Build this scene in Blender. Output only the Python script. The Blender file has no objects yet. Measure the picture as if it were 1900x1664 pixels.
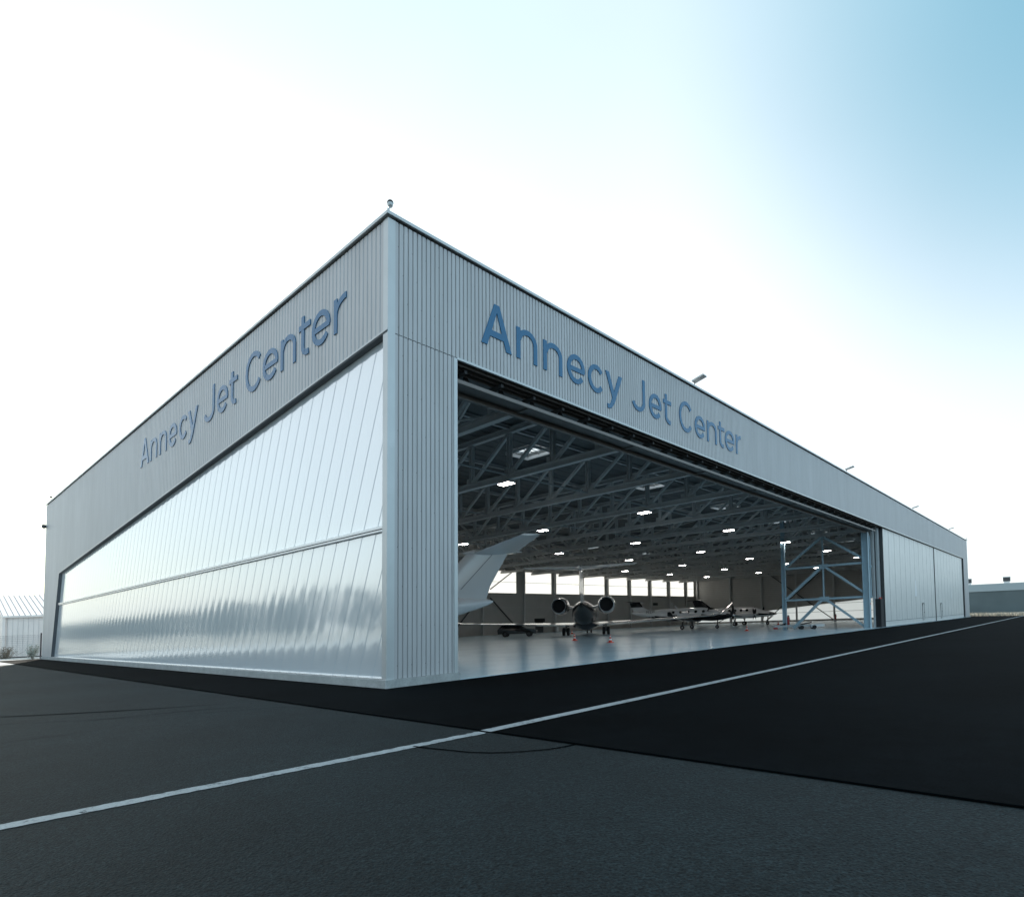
import bpy, math, random
from mathutils import Vector, Matrix

# ------------------------------------------------------------------ camera, sky, sun, exposure
random.seed(7)
sc = bpy.context.scene
PITCH, ROLL = math.radians(2.8298), -0.006664
cp, sp, cr, sr = math.cos(PITCH), math.sin(PITCH), math.cos(ROLL), math.sin(ROLL)
right = Vector((cr, -sr * sp, sr * cp)); up = Vector((-sr, -cr * sp, cr * cp)); fwd = Vector((0, cp, sp))
cam_data = bpy.data.cameras.new('camera'); cam = bpy.data.objects.new('camera', cam_data)
sc.collection.objects.link(cam); sc.camera = cam
cam.matrix_world = Matrix(((right.x, up.x, -fwd.x, 0), (right.y, up.y, -fwd.y, 0), (right.z, up.z, -fwd.z, 2.2202), (0, 0, 0, 1)))
cam_data.sensor_width = 36; cam_data.lens = 36 * 1105.4 / 1900
cam_data.shift_y = 240 / 1900; cam_data.clip_start = 0.05; cam_data.clip_end = 5000

# building frame: u along the front facade, v along the left facade, z up (the site falls 3.9% along v)
YAW = math.radians(43.4998); SLOPE = 0.03881
AU = Vector((math.sin(YAW), math.cos(YAW), 0)); AV = Vector((-math.cos(YAW), math.sin(YAW), -SLOPE)); AZ = Vector((0, 0, 1))
C0 = Vector((-3.4904, 16.6009, 0))
def lin(p): return AU * p[0] + AV * p[1] + AZ * p[2]
def place(u, v, z=0): return C0 + lin((u, v, z))

SUN_EL = math.radians(20)
CLEAR_DIR = (1.25, 1.0, 1.25)
sun_h = (AU * 0.29 + Vector((AV.x, AV.y, 0)) * 0.957); sun_h.normalize()
sun_dir = Vector((sun_h.x * math.cos(SUN_EL), sun_h.y * math.cos(SUN_EL), math.sin(SUN_EL)))
sun_data = bpy.data.lights.new('sun', 'SUN'); sun = bpy.data.objects.new('sun', sun_data)
sc.collection.objects.link(sun)
sun_data.energy = 3.0; sun_data.angle = math.radians(0.5); sun_data.color = (1.0, 0.93, 0.83)
sun.rotation_euler = sun_dir.to_track_quat('Z', 'Y').to_euler()

world = bpy.data.worlds.new('World'); sc.world = world; world.use_nodes = True
wn = world.node_tree.nodes; wl = world.node_tree.links; wn.clear()
sky = wn.new('ShaderNodeTexSky'); sky.sky_type = 'NISHITA'; sky.sun_disc = False
sky.sun_elevation = SUN_EL; sky.sun_rotation = math.atan2(sun_dir.x, sun_dir.y)
sky.altitude = 450; sky.air_density = 1.0; sky.dust_density = 2.5; sky.ozone_density = 1.5
# thin bright veil of high cloud over most of the sky, thinning to clear blue in one quarter
geo = wn.new('ShaderNodeTexCoord')
def sky_dot(vec):
    d = wn.new('ShaderNodeVectorMath'); d.operation = 'DOT_PRODUCT'; d.inputs[1].default_value = Vector(vec).normalized(); wl.new(geo.outputs['Generated'], d.inputs[0]); return d.outputs['Value']
def sky_range(sock, a, b, c, d):
    r = wn.new('ShaderNodeMapRange'); r.interpolation_type = 'SMOOTHERSTEP'
    for i, x in zip((1, 2, 3, 4), (a, b, c, d)): r.inputs[i].default_value = x
    wl.new(sock, r.inputs[0]); return r.outputs[0]
def sky_mix(fac, ca, cb):
    x = wn.new('ShaderNodeMix'); x.data_type = 'RGBA'; wl.new(fac, x.inputs[0])
    for sock, c in ((x.inputs[6], ca), (x.inputs[7], cb)):
        if isinstance(c, tuple): sock.default_value = (*c, 1)
        else: wl.new(c, sock)
    return x.outputs[2]
toward = sky_range(sky_dot((sun_h.x, sun_h.y, 0.15)), -0.45, 0.55, 0.0, 1.0)
veil = sky_mix(toward, (0.49, 0.68, 0.81), (0.66, 0.68, 0.69))
high = sky_range(sky_dot((0, 0, 1)), 0.34, 0.88, 0.0, 1.0)
veil = sky_mix(high, veil, (0.47, 0.585, 0.63))
clear = sky_range(sky_dot(CLEAR_DIR), 0.85, 1.07, 0.0, 1.0)
veil = sky_mix(clear, veil, (0.06, 0.26, 0.36))
cn = wn.new('ShaderNodeTexNoise'); cn.inputs['Scale'].default_value = 1.3; cn.inputs['Detail'].default_value = 5; wl.new(geo.outputs['Generated'], cn.inputs['Vector'])
cv = wn.new('ShaderNodeMapRange'); cv.inputs[1].default_value = 0.3; cv.inputs[2].default_value = 0.7; cv.inputs[3].default_value = 0.93; cv.inputs[4].default_value = 1.05; wl.new(cn.outputs[0], cv.inputs[0])
vs = wn.new('ShaderNodeVectorMath'); vs.operation = 'SCALE'; wl.new(veil, vs.inputs[0]); wl.new(cv.outputs[0], vs.inputs['Scale'])
tint = wn.new('ShaderNodeVectorMath'); tint.operation = 'MULTIPLY'; tint.inputs[1].default_value = (0.8, 1.02, 1.0); wl.new(sky.outputs[0], tint.inputs[0])
bg = wn.new('ShaderNodeBackground'); bg.inputs[1].default_value = 0.035; wl.new(tint.outputs[0], bg.inputs[0])
bg2 = wn.new('ShaderNodeBackground'); bg2.inputs[1].default_value = 1.0; wl.new(vs.outputs[0], bg2.inputs[0])
add = wn.new('ShaderNodeAddShader'); wl.new(bg.outputs[0], add.inputs[0]); wl.new(bg2.outputs[0], add.inputs[1])
out = wn.new('ShaderNodeOutputWorld'); wl.new(add.outputs[0], out.inputs[0])

sc.view_settings.view_transform = 'Standard'; sc.view_settings.look = 'None'
sc.view_settings.exposure = 0.55; sc.view_settings.gamma = 1.0
sc.render.engine = 'CYCLES'
sc.cycles.max_bounces = 8; sc.cycles.diffuse_bounces = 4; sc.cycles.glossy_bounces = 4; sc.cycles.transmission_bounces = 4
sc.cycles.use_denoising = True; sc.cycles.sample_clamp_indirect = 6.0

# ------------------------------------------------------------------ materials
def mat(name, color, rough=0.6, metal=0.0, spec=0.5, noise=None, bump=None, emit=None, coat=0.0, stretch=(1, 1, 1)):
    m = bpy.data.materials.new(name); m.use_nodes = True
    n = m.node_tree.nodes; l = m.node_tree.links; b = n['Principled BSDF']
    b.inputs['Base Color'].default_value = (*color, 1); b.inputs['Roughness'].default_value = rough
    b.inputs['Metallic'].default_value = metal; b.inputs['Specular IOR Level'].default_value = spec
    if coat: b.inputs['Coat Weight'].default_value = coat; b.inputs['Coat Roughness'].default_value = 0.08
    if emit:
        b.inputs['Emission Color'].default_value = (*emit[0], 1); b.inputs['Emission Strength'].default_value = emit[1]
    if noise or bump:
        tc = n.new('ShaderNodeTexCoord'); mp = n.new('ShaderNodeMapping'); l.new(tc.outputs['Object'], mp.inputs[0])
        mp.inputs['Scale'].default_value = stretch
    if noise:                                   # (scale, amount[, scale2, amount2])
        prev = None
        for k in range(0, len(noise), 2):
            t = n.new('ShaderNodeTexNoise'); t.inputs['Scale'].default_value = noise[k]; t.inputs['Detail'].default_value = 6
            l.new(mp.outputs[0], t.inputs['Vector'])
            r = n.new('ShaderNodeMapRange'); r.inputs[1].default_value = 0.3; r.inputs[2].default_value = 0.7
            r.inputs[3].default_value = 1 - noise[k + 1]; r.inputs[4].default_value = 1 + noise[k + 1]
            l.new(t.outputs[0], r.inputs[0])
            mx = n.new('ShaderNodeMix'); mx.data_type = 'RGBA'; mx.blend_type = 'MULTIPLY'; mx.inputs[0].default_value = 1
            if prev is None: mx.inputs[6].default_value = (*color, 1)
            else: l.new(prev, mx.inputs[6])
            l.new(r.outputs[0], mx.inputs[7]); prev = mx.outputs[2]
        l.new(prev, b.inputs['Base Color'])
    if bump:
        t = n.new('ShaderNodeTexNoise'); t.inputs['Scale'].default_value = bump[0]; t.inputs['Detail'].default_value = 4
        l.new(mp.outputs[0], t.inputs['Vector'])
        bp = n.new('ShaderNodeBump'); bp.inputs['Strength'].default_value = bump[1]; bp.inputs['Distance'].default_value = bump[2]
        l.new(t.outputs[0], bp.inputs['Height']); l.new(bp.outputs[0], b.inputs['Normal'])
    return m

M = {}
M['clad'] = mat('silver_cladding', (0.475, 0.48, 0.49), 0.48, 0.25, noise=(0.6, 0.05, 4, 0.05), stretch=(1, 1, 0.12))
M['trim'] = mat('silver_trim', (0.52, 0.55, 0.56), 0.35, 0.35, noise=(1.2, 0.05))
M['screw'] = mat('screw_head', (0.05, 0.05, 0.06), 0.6)
M['concrete'] = mat('concrete', (0.36, 0.38, 0.38), 0.85, noise=(2.2, 0.14, 18, 0.1), bump=(40, 0.3, 0.01))
M['steel'] = mat('grey_painted_steel', (0.56, 0.56, 0.55), 0.5, noise=(2, 0.06))
M['steel_pale'] = mat('pale_painted_steel', (0.38, 0.41, 0.425), 0.45, noise=(2, 0.05))
M['tower_steel'] = mat('blue_grey_painted_steel', (0.36, 0.49, 0.56), 0.45, noise=(2, 0.05))
M['girder'] = mat('primed_girder_steel', (0.20, 0.185, 0.175), 0.55, noise=(2, 0.08))
M['deck'] = mat('roof_deck', (0.13, 0.135, 0.135), 0.6, noise=(0.7, 0.1))
M['lining'] = mat('wall_lining', (0.46, 0.44, 0.415), 0.55, noise=(0.5, 0.06))
M['dark'] = mat('black_rubber', (0.012, 0.012, 0.014), 0.7)
M['darksteel'] = mat('dark_steel', (0.05, 0.053, 0.056), 0.5)
M['doorskin'] = mat('door_panel', (0.70, 0.70, 0.68), 0.4, 0.15, noise=(0.8, 0.05))
M['seam'] = mat('door_seam', (0.10, 0.11, 0.12), 0.7)
M['sign_blue'] = mat('sign_blue', (0.0, 0.125, 0.275), 0.24, 0.0, 0.5)
M['white_bright'] = mat('bright_white_trim', (0.86, 0.87, 0.88), 0.3, 0.2)
M['white'] = mat('white_paint', (0.74, 0.74, 0.74), 0.35)
M['alu'] = mat('bare_aluminium', (0.72, 0.72, 0.73), 0.25, 0.8)
M['lamp_on'] = mat('lit_lamp', (0.9, 0.9, 0.9), 0.5, emit=((1.0, 0.93, 0.86), 34.0))
M['jet_white'] = mat('jet_white_gloss', (0.66, 0.67, 0.68), 0.16, 0.0, 0.6, coat=0.6)
M['jet_grey'] = mat('jet_grey_gloss', (0.40, 0.42, 0.43), 0.14, 0.0, 0.6, coat=0.6)
M['jet_dark'] = mat('jet_dark_gloss', (0.008, 0.009, 0.011), 0.18, 0.0, 0.35)
M['nacelle'] = mat('polished_nacelle', (0.55, 0.55, 0.56), 0.14, 0.85)
M['tyre'] = mat('tyre', (0.015, 0.015, 0.016), 0.8)
M['glass_dark'] = mat('tinted_glass', (0.01, 0.011, 0.013), 0.06, 0, 0.7)
M['car_black'] = mat('black_car_paint', (0.008, 0.008, 0.01), 0.12, 0, 0.6, coat=0.7)
M['cone_red'] = mat('cone_red', (0.62, 0.045, 0.02), 0.5)
M['ext_red'] = mat('extinguisher_red', (0.30, 0.012, 0.012), 0.3)
M['shed'] = mat('shed_sheet', (0.86, 0.81, 0.79), 0.55, noise=(1, 0.05))
M['shed_roof'] = mat('shed_roof_sheet', (0.85, 0.85, 0.85), 0.3, 0.9)
M['shed_seam'] = mat('shed_roof_rib', (0.22, 0.20, 0.26), 0.6)
M['post'] = mat('dark_post', (0.03, 0.025, 0.035), 0.6)
M['bldg_dark'] = mat('slate_wall_sheet', (0.085, 0.115, 0.125), 0.6, noise=(0.3, 0.08))
M['bldg_pale'] = mat('grey_fascia_sheet', (0.30, 0.36, 0.39), 0.5)
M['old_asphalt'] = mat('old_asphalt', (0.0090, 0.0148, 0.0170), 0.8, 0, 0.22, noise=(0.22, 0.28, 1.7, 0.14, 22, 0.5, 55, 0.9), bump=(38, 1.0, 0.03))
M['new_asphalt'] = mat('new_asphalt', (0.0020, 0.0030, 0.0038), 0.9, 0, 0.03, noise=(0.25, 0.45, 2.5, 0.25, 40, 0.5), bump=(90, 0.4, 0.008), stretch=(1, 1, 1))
M['paint_line'] = mat('road_paint', (0.30, 0.33, 0.35), 0.65, noise=(3, 0.10, 40, 0.2), bump=(60, 0.4, 0.004))
_m = M['paint_line']; _n = _m.node_tree.nodes; _l = _m.node_tree.links; _b = _n['Principled BSDF']
_t = _n.new('ShaderNodeTexNoise'); _t.inputs['Scale'].default_value = 9; _t.inputs['Detail'].default_value = 10; _t.inputs['Roughness'].default_value = .75
_g = _n.new('ShaderNodeTexCoord'); _l.new(_g.outputs['Object'], _t.inputs['Vector'])
_r = _n.new('ShaderNodeMapRange'); _r.inputs[1].default_value = .36; _r.inputs[2].default_value = .46; _r.inputs[3].default_value = .35; _l.new(_t.outputs[0], _r.inputs[0]); _l.new(_r.outputs[0], _b.inputs['Alpha'])
M['tar'] = mat('joint_tar', (0.0018, 0.0026, 0.0032), 1.0, 0, 0.0)
M['floor'] = mat('hangar_floor', (0.44, 0.60, 0.69), 0.22, 0, 0.5, noise=(0.35, 0.07, 3, 0.04))
M['slab'] = mat('concrete_slab', (0.55, 0.55, 0.53), 0.8, noise=(1, 0.08))
M['grass'] = mat('dry_grass', (0.42, 0.38, 0.31), 0.9, noise=(0.3, 0.2, 4, 0.2))
M['leaf'] = mat('dark_leaf', (0.075, 0.11, 0.10), 0.7, noise=(1, 0.3))
M['twig'] = mat('dry_twig', (0.22, 0.19, 0.15), 0.8)
M['pale_leaf'] = mat('pale_leaf', (0.42, 0.47, 0.44), 0.6)
M['glint_white'] = mat('white_mark', (0.85, 0.87, 0.9), 0.3)

# translucent multiwall sheet of the side facade: several glossy skins over a milky core
def sheet_mat(name, base, trans, gloss, rough, facing=0.35, g0=0.06):
    m = bpy.data.materials.new(name); m.use_nodes = True
    n = m.node_tree.nodes; l = m.node_tree.links; n.clear()
    o = n.new('ShaderNodeOutputMaterial'); d = n.new('ShaderNodeBsdfDiffuse'); d.inputs[0].default_value = (*base, 1)
    t = n.new('ShaderNodeBsdfTranslucent'); t.inputs[0].default_value = (*base, 1)
    g = n.new('ShaderNodeBsdfGlossy'); g.inputs[0].default_value = (0.95, 0.98, 1, 1); g.inputs[1].default_value = rough
    m1 = n.new('ShaderNodeMixShader'); m1.inputs[0].default_value = trans
    m2 = n.new('ShaderNodeMixShader'); lw = n.new('ShaderNodeLayerWeight'); lw.inputs[0].default_value = facing
    r = n.new('ShaderNodeMapRange'); r.inputs[3].default_value = g0; r.inputs[4].default_value = gloss
    l.new(lw.outputs['Fresnel'], r.inputs[0]); l.new(r.outputs[0], m2.inputs[0])
    l.new(d.outputs[0], m1.inputs[1]); l.new(t.outputs[0], m1.inputs[2])
    l.new(m1.outputs[0], m2.inputs[1]); l.new(g.outputs[0], m2.inputs[2]); l.new(m2.outputs[0], o.inputs[0])
    return m
M['poly'] = sheet_mat('multiwall_sheet', (0.80, 0.86, 0.90), 0.08, 0.80, 0.095, 0.55, 0.37)
M['clear_pane'] = None
M['glow_pane'] = sheet_mat('translucent_pane', (0.93, 0.93, 0.93), 0.85, 0.3, 0.3, 0.3)

m = bpy.data.materials.new('clear_pane'); m.use_nodes = True; n = m.node_tree.nodes; n.clear(); l = m.node_tree.links
o = n.new('ShaderNodeOutputMaterial'); t = n.new('ShaderNodeBsdfTransparent'); t.inputs[0].default_value = (.9, .9, .9, 1); t2 = n.new('ShaderNodeBsdfTranslucent'); t2.inputs[0].default_value = (.9, .9, .9, 1)
mx = n.new('ShaderNodeMixShader'); mx.inputs[0].default_value = .35; l.new(t.outputs[0], mx.inputs[1]); l.new(t2.outputs[0], mx.inputs[2]); l.new(mx.outputs[0], o.inputs[0]); M['clear_pane'] = m

# ------------------------------------------------------------------ mesh helper
class MB:
    def __init__(s): s.v = []; s.f = []; s.m = []; s.cur = 0
    def quad(s, a, b, c, d):
        k = len(s.v); s.v += [a, b, c, d]; s.f.append((k, k + 1, k + 2, k + 3)); s.m.append(s.cur)
    def poly(s, pts):
        k = len(s.v); s.v += list(pts); s.f.append(tuple(range(k, k + len(pts)))); s.m.append(s.cur)
    def hexa(s, p):                             # 8 points: bottom 4 (ccw), top 4
        k = len(s.v); s.v += list(p)
        for q in ((3, 2, 1, 0), (4, 5, 6, 7), (0, 1, 5, 4), (1, 2, 6, 5), (2, 3, 7, 6), (3, 0, 4, 7)):
            s.f.append(tuple(k + i for i in q)); s.m.append(s.cur)
    def box(s, x0, x1, y0, y1, z0, z1):
        s.hexa([(x0, y0, z0), (x1, y0, z0), (x1, y1, z0), (x0, y1, z0), (x0, y0, z1), (x1, y0, z1), (x1, y1, z1), (x0, y1, z1)])
    def bar(s, a, b, w, h=None, upv=(0, 0, 1)):
        h = h or w; a = Vector(a); b = Vector(b); d = (b - a).normalized(); upv = Vector(upv)
        sx = d.cross(upv)
        if sx.length < 1e-4: sx = d.cross(Vector((0, 1, 0)))
        sx.normalize(); sy = sx.cross(d).normalized(); sx = sx * w / 2; sy = sy * h / 2
        s.hexa([tuple(q) for q in (a - sx - sy, a + sx - sy, a + sx + sy, a - sx + sy, b - sx - sy, b + sx - sy, b + sx + sy, b - sx + sy)])
    def ibeam(s, a, b, w, h, tf=0.03, tw=0.02, upv=(0, 0, 1)):
        a = Vector(a); b = Vector(b); d = (b - a).normalized(); u = Vector(upv); sx = d.cross(u).normalized(); u = sx.cross(d).normalized()
        for sg in (-1, 1):
            o = u * (sg * (h / 2 - tf / 2)); s.bar(a + o, b + o, w, tf, upv)
        s.bar(a, b, tw, h - 2 * tf, upv)
    def ring(s, rings, cap=True, closed=True):
        n = len(rings[0]); k = len(s.v)
        for r in rings: s.v += r
        for i in range(len(rings) - 1):
            for j in range(n if closed else n - 1):
                j2 = (j + 1) % n
                s.f.append((k + i * n + j, k + i * n + j2, k + (i + 1) * n + j2, k + (i + 1) * n + j)); s.m.append(s.cur)
        if cap:
            s.f.append(tuple(k + j for j in reversed(range(n)))); s.m.append(s.cur)
            s.f.append(tuple(k + (len(rings) - 1) * n + j for j in range(n))); s.m.append(s.cur)
    def cyl(s, a, b, r0, r1=None, n=12, cap=True):
        r1 = r0 if r1 is None else r1; a = Vector(a); b = Vector(b); d = (b - a).normalized()
        x = d.cross(Vector((0, 0, 1)))
        if x.length < 1e-4: x = Vector((1, 0, 0))
        x.normalize(); y = d.cross(x)
        s.ring([[tuple(c + (x * math.cos(2 * math.pi * i / n) + y * math.sin(2 * math.pi * i / n)) * r) for i in range(n)] for c, r in ((a, r0), (b, r1))], cap)
    def build(s, name, m, parent=None, base=(0, 0, 0), rot=None, smooth=False, mats=None, keep=False):
        """verts are (u,v,z) relative to base (world-frame of the site); rot = heading (hu,hv) for local x-right/y-forward shapes"""
        out = []
        for p in s.v:
            if rot: p = (p[0] * rot[1] + p[1] * rot[0], -p[0] * rot[0] + p[1] * rot[1], p[2])
            out.append(lin(p))
        me = bpy.data.meshes.new(name); me.from_pydata(out, [], s.f)
        for mm in (mats or [m]): me.materials.append(M[mm] if isinstance(mm, str) else mm)
        me.polygons.foreach_set('material_index', s.m)
        if smooth: me.polygons.foreach_set('use_smooth', [True] * len(s.f))
        me.update()
        import bmesh
        bm = bmesh.new(); bm.from_mesh(me)
        if smooth: bmesh.ops.remove_doubles(bm, verts=bm.verts, dist=0.0004)
        (None if keep else bmesh.ops.recalc_face_normals(bm, faces=bm.faces)); bm.to_mesh(me); bm.free()
        if smooth and smooth != 'all':
            try: me.set_sharp_from_angle(angle=math.radians(40))
            except Exception: pass
        o = bpy.data.objects.new(name, me); sc.collection.objects.link(o)
        if parent is None: o.location = place(*base)
        else:
            o.parent = parent
            o.location = lin(base)
        return o

def tag(o, label=None, cat=None, group=None, kind=None):
    if label: o['label'] = label
    if cat: o['category'] = cat
    if group: o['group'] = group
    if kind: o['kind'] = kind
    return o
def thing(name, base, label, cat, group=None):
    o = bpy.data.objects.new(name, None); sc.collection.objects.link(o); o.location = place(*base)
    o.empty_display_size = 0.5
    return tag(o, label, cat, group)
def copy_tree(o, parent=None):
    c = o.copy(); sc.collection.objects.link(c)
    if parent is not None: c.parent = parent
    for ch in list(o.children): copy_tree(ch, c)
    return c
def copy_thing(o, base, label, group=None):
    c = copy_tree(o); c.location = place(*base); c['label'] = label
    if group: c['group'] = group
    return c

# ------------------------------------------------------------------ ground
L, W, H = 122.42, 51.72, 13.5
def sheet(name, pts, z, m, div=None):
    b = MB(); b.poly([(p[0], p[1], z) for p in pts]); o = b.build(name, m); tag(o, kind='structure'); return o
sheet('ground', [(-500, -400), (1500, -400), (1500, 1200), (-500, 1200)], -0.30, 'grass')
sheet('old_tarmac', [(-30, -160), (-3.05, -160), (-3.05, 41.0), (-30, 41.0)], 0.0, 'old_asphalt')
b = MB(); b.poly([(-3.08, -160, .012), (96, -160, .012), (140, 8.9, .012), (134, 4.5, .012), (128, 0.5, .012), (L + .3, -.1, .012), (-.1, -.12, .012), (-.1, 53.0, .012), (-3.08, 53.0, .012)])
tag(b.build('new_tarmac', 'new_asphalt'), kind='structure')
sheet('apron', [(-40, 41.0), (-3.05, 41.0), (-3.05, 53.0), (12, 53.0), (12, 62.0), (-40, 62.0)], 0.004, 'slab')
# hangar floor
b = MB(); b.box(0.3, L - .3, -0.05, W - .3, -0.25, 0.02)
tag(b.build('hangar_floor', 'floor'), kind='structure')
# painted line: straight over the new tarmac, kinked and worn over the old one
b = MB()
def strip(pts, w, z):
    for (a, c) in zip(pts[:-1], pts[1:]):
        a2 = Vector((a[0], a[1])); c2 = Vector((c[0], c[1])); d = (c2 - a2).normalized(); n = Vector((-d.y, d.x)) * w / 2
        b.poly([(*(a2 - n), z), (*(c2 - n), z), (*(c2 + n), z), (*(a2 + n), z)])
strip([(-3.10, -7.16), (1.7, -7.185), (60, -7.28), (131, -7.37)], 0.23, 0.018)
pts = []; rnd = random.Random(3)
top = []; bot = []
x = -14.0
while x < -3.1:
    yc = -7.14 + (0.33 * ((-3.2 - x) / 5.7) ** 1.15 if x < -3.2 else 0)
    jit = 0.012 if x < -5 else 0.02
    top.append((x, yc + 0.1 + rnd.uniform(-jit, jit), 0.006)); bot.append((x, yc - 0.1 + rnd.uniform(-jit, jit), 0.006)); x += 0.07
for i in range(len(top) - 1): b.poly([bot[i], bot[i + 1], top[i + 1], top[i]])
tag(b.build('painted_line', 'paint_line'), kind='structure')
b = MB()
arc = [(-4.45, -7.1), (-4.40, -7.45), (-4.33, -7.75), (-4.27, -8.05), (-4.13, -8.33), (-3.87, -8.60), (-3.55, -8.81), (-3.3, -8.89), (-3.1, -8.91)]
strip(arc, 0.04, 0.009); strip([(-3.075, -14), (-3.07, -4), (-3.06, 40)], 0.05, 0.0155)
tag(b.build('tar_joint', 'tar'), kind='structure')
m = bpy.data.materials.new('tyre_rubber_mark'); m.use_nodes = True; n_ = m.node_tree.nodes; l_ = m.node_tree.links; n_.clear()
o_ = n_.new('ShaderNodeOutputMaterial'); tr_ = n_.new('ShaderNodeBsdfTransparent'); df_ = n_.new('ShaderNodeBsdfDiffuse'); df_.inputs[0].default_value = (.002, .0025, .003, 1)
nz_ = n_.new('ShaderNodeTexNoise'); nz_.inputs['Scale'].default_value = 1.4; nz_.inputs['Detail'].default_value = 8; mr_ = n_.new('ShaderNodeMapRange'); mr_.inputs[1].default_value = .42; mr_.inputs[2].default_value = .68; mr_.inputs[4].default_value = .5
mx_ = n_.new('ShaderNodeMixShader'); l_.new(nz_.outputs[0], mr_.inputs[0]); l_.new(mr_.outputs[0], mx_.inputs[0]); l_.new(tr_.outputs[0], mx_.inputs[1]); l_.new(df_.outputs[0], mx_.inputs[2]); l_.new(mx_.outputs[0], o_.inputs[0]); M['mark'] = m
b = MB()
for off in (0, 1.7): strip([(-14 + k * .6, 9.5 + off - .95 * k + .02 * k * k, ) for k in range(0, 19)], .24, .0035 + off * .0002)
for off in (0, 1.5): strip([(-11.5 + k * .5, -1.5 + off * 1.2 + .16 * k - .012 * k * k) for k in range(0, 17)], .22, .0045 + off * .0002)
tag(b.build('tyre_marks', 'mark'), kind='structure')
# dry verge beyond the tarmac on the right, blades of dry grass on top
sheet('verge', [(133.5, 4.3), (134.2, 4.8), (400, 190), (420, -60), (96.6, -160), (96, -160)], -0.02, 'grass')
b = MB(); rnd = random.Random(5)
for i in range(2600):
    t = rnd.random(); k = rnd.random() ** 1.5 * 14
    u = 118 + t * 32 + k * .6; v = -9.5 + t * 21.5 - k * .55 + 1.0
    h = rnd.uniform(.2, .75); a = rnd.uniform(0, 3.1); w = .05
    b.poly([(u - w * math.cos(a), v - w * math.sin(a), -.03), (u + w * math.cos(a), v + w * math.sin(a), -.03), (u + rnd.uniform(-.1, .1), v + rnd.uniform(-.1, .1), h)])
grass_spec = b

# ------------------------------------------------------------------ hangar
hangar = thing('hangar', (0, 0, 0), 'large silver corrugated metal aircraft hangar with its wide front half open', 'hangar')

def corrugated(b, axis, a0, a1, zb, zt, pitch, depth, sign, off=0.0, flat=0.70, slope=0.07):
    """outer face at `off`, ribs go `depth` inwards. axis 'u' -> wall lies along u (outward = -v), 'v' -> along v (outward = -u)"""
    prof = []
    a = a0
    while a < a1 - 1e-6:
        for fr, dep in ((0, 0), (flat, 0), (flat + slope, 1), (1 - slope, 1)):
            x = a + fr * pitch
            if x < a1: prof.append((x, dep * depth))
        a += pitch
    prof.append((a1, 0))
    for (x0, d0), (x1, d1) in zip(prof[:-1], prof[1:]):
        def P(x, d, z): return (x, off + d * sign, z) if axis == 'u' else (off + d * sign, x, z)
        b.quad(P(x0, d0, zb(x0)), P(x1, d1, zb(x1)), P(x1, d1, zt(x1)), P(x0, d0, zt(x0)))
def screws(b, axis, a0, a1, pitch, rows, every, shift, off):
    k = 0; a = a0 + pitch * .82
    while a < a1:
        for r, z in enumerate(rows):
            if (k + r * shift) % every == 0:
                if axis == 'u': b.box(a - .016, a + .016, off - .014, off + .03, z - .016, z + .016)
                else: b.box(off - .012, off + .03, a - .012, a + .012, z - .012, z + .012)
        a += pitch; k += 1

# front fascia + pier
b = MB()
corrugated(b, 'u', 0.23, 2.52, lambda x: .24, lambda x: 10.10, .1677, .036, 1)
b.cur = 1; screws(b, 'u', 0.23, 2.4, .1677, [.6 + 1.12 * i for i in range(9)], 3, 1, .045); b.cur = 0
b.build('front_pier', 'clad', hangar, mats=['clad', 'screw'])
b = MB()
corrugated(b, 'u', 0.23, 116.9, lambda x: 10.12, lambda x: 13.44, .1677, .036, 1, off=-.004)
b.cur = 1; screws(b, 'u', 0.23, 40, .1677, [10.35 + .8 * i for i in range(4)], 3, 1, .041); b.cur = 0
b.build('front_fascia', 'clad', hangar, mats=['clad', 'screw'])
b = MB(); corrugated(b, 'u', 117.0, 122.2, lambda x: .2, lambda x: 13.44, .1677, .036, 1, off=-.004)
b.build('front_pier', 'clad', hangar)
# soffit and lining behind the fascia
b = MB(); b.box(2.52, 117.0, .05, .13, 10.10, 13.3); b.box(2.46, 2.60, -.03, .62, 0.02, 10.08); b.box(2.60, 116.95, -.03, .05, 10.055, 10.13)
b.build('opening_trim', 'trim', hangar)
b = MB(); b.box(2.61, 116.9, .14, 2.3, 10.30, 10.36); b.build('soffit', 'deck', hangar)
b = MB()
for v in (.20, .46, .72): b.box(2.61, 116.9, v, v + .07, 10.02, 10.29)
for k in range(39): b.box(2.9 + 3 * k, 3.0 + 3 * k, .14, .85, 10.16, 10.295)
b.build('door_track', 'girder', hangar)
# left wall cladding with the cut-out for the translucent wall
ztop = lambda v: 10.157 - 0.0698 * v
def zb_left(v):
    if v < 45.43: return ztop(v)
    if v < 47.68: return 6.984 - (v - 45.43) / 2.25 * 6.76
    return .24
b = MB(); corrugated(b, 'v', .20, 51.6, zb_left, lambda v: 13.44, .222, .024, 1, off=0)
b.cur = 1; screws(b, 'v', .3, 20, .222, [10.3 + .8 * i for i in range(4)], 3, 1, .045)
b.build('side_cladding', 'clad', hangar, mats=['clad', 'screw'])
b = MB()   # reveal of the cut-out
b.hexa([(-.02, .0, 10.09), (.24, .0, 10.09), (.24, 45.4, 6.92), (-.02, 45.4, 6.92), (-.02, .0, 10.16), (.24, .0, 10.16), (.24, 45.4, 6.99), (-.02, 45.4, 6.99)])
b.hexa([(-.02, 47.63, .24), (.24, 47.63, .24), (.24, 47.72, .24), (-.02, 47.72, .24), (-.02, 45.38, 6.93), (.24, 45.38, 6.93), (.24, 45.47, 6.99), (-.02, 45.47, 6.99)])
b.build('reveal_trim', 'seam', hangar)
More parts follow.
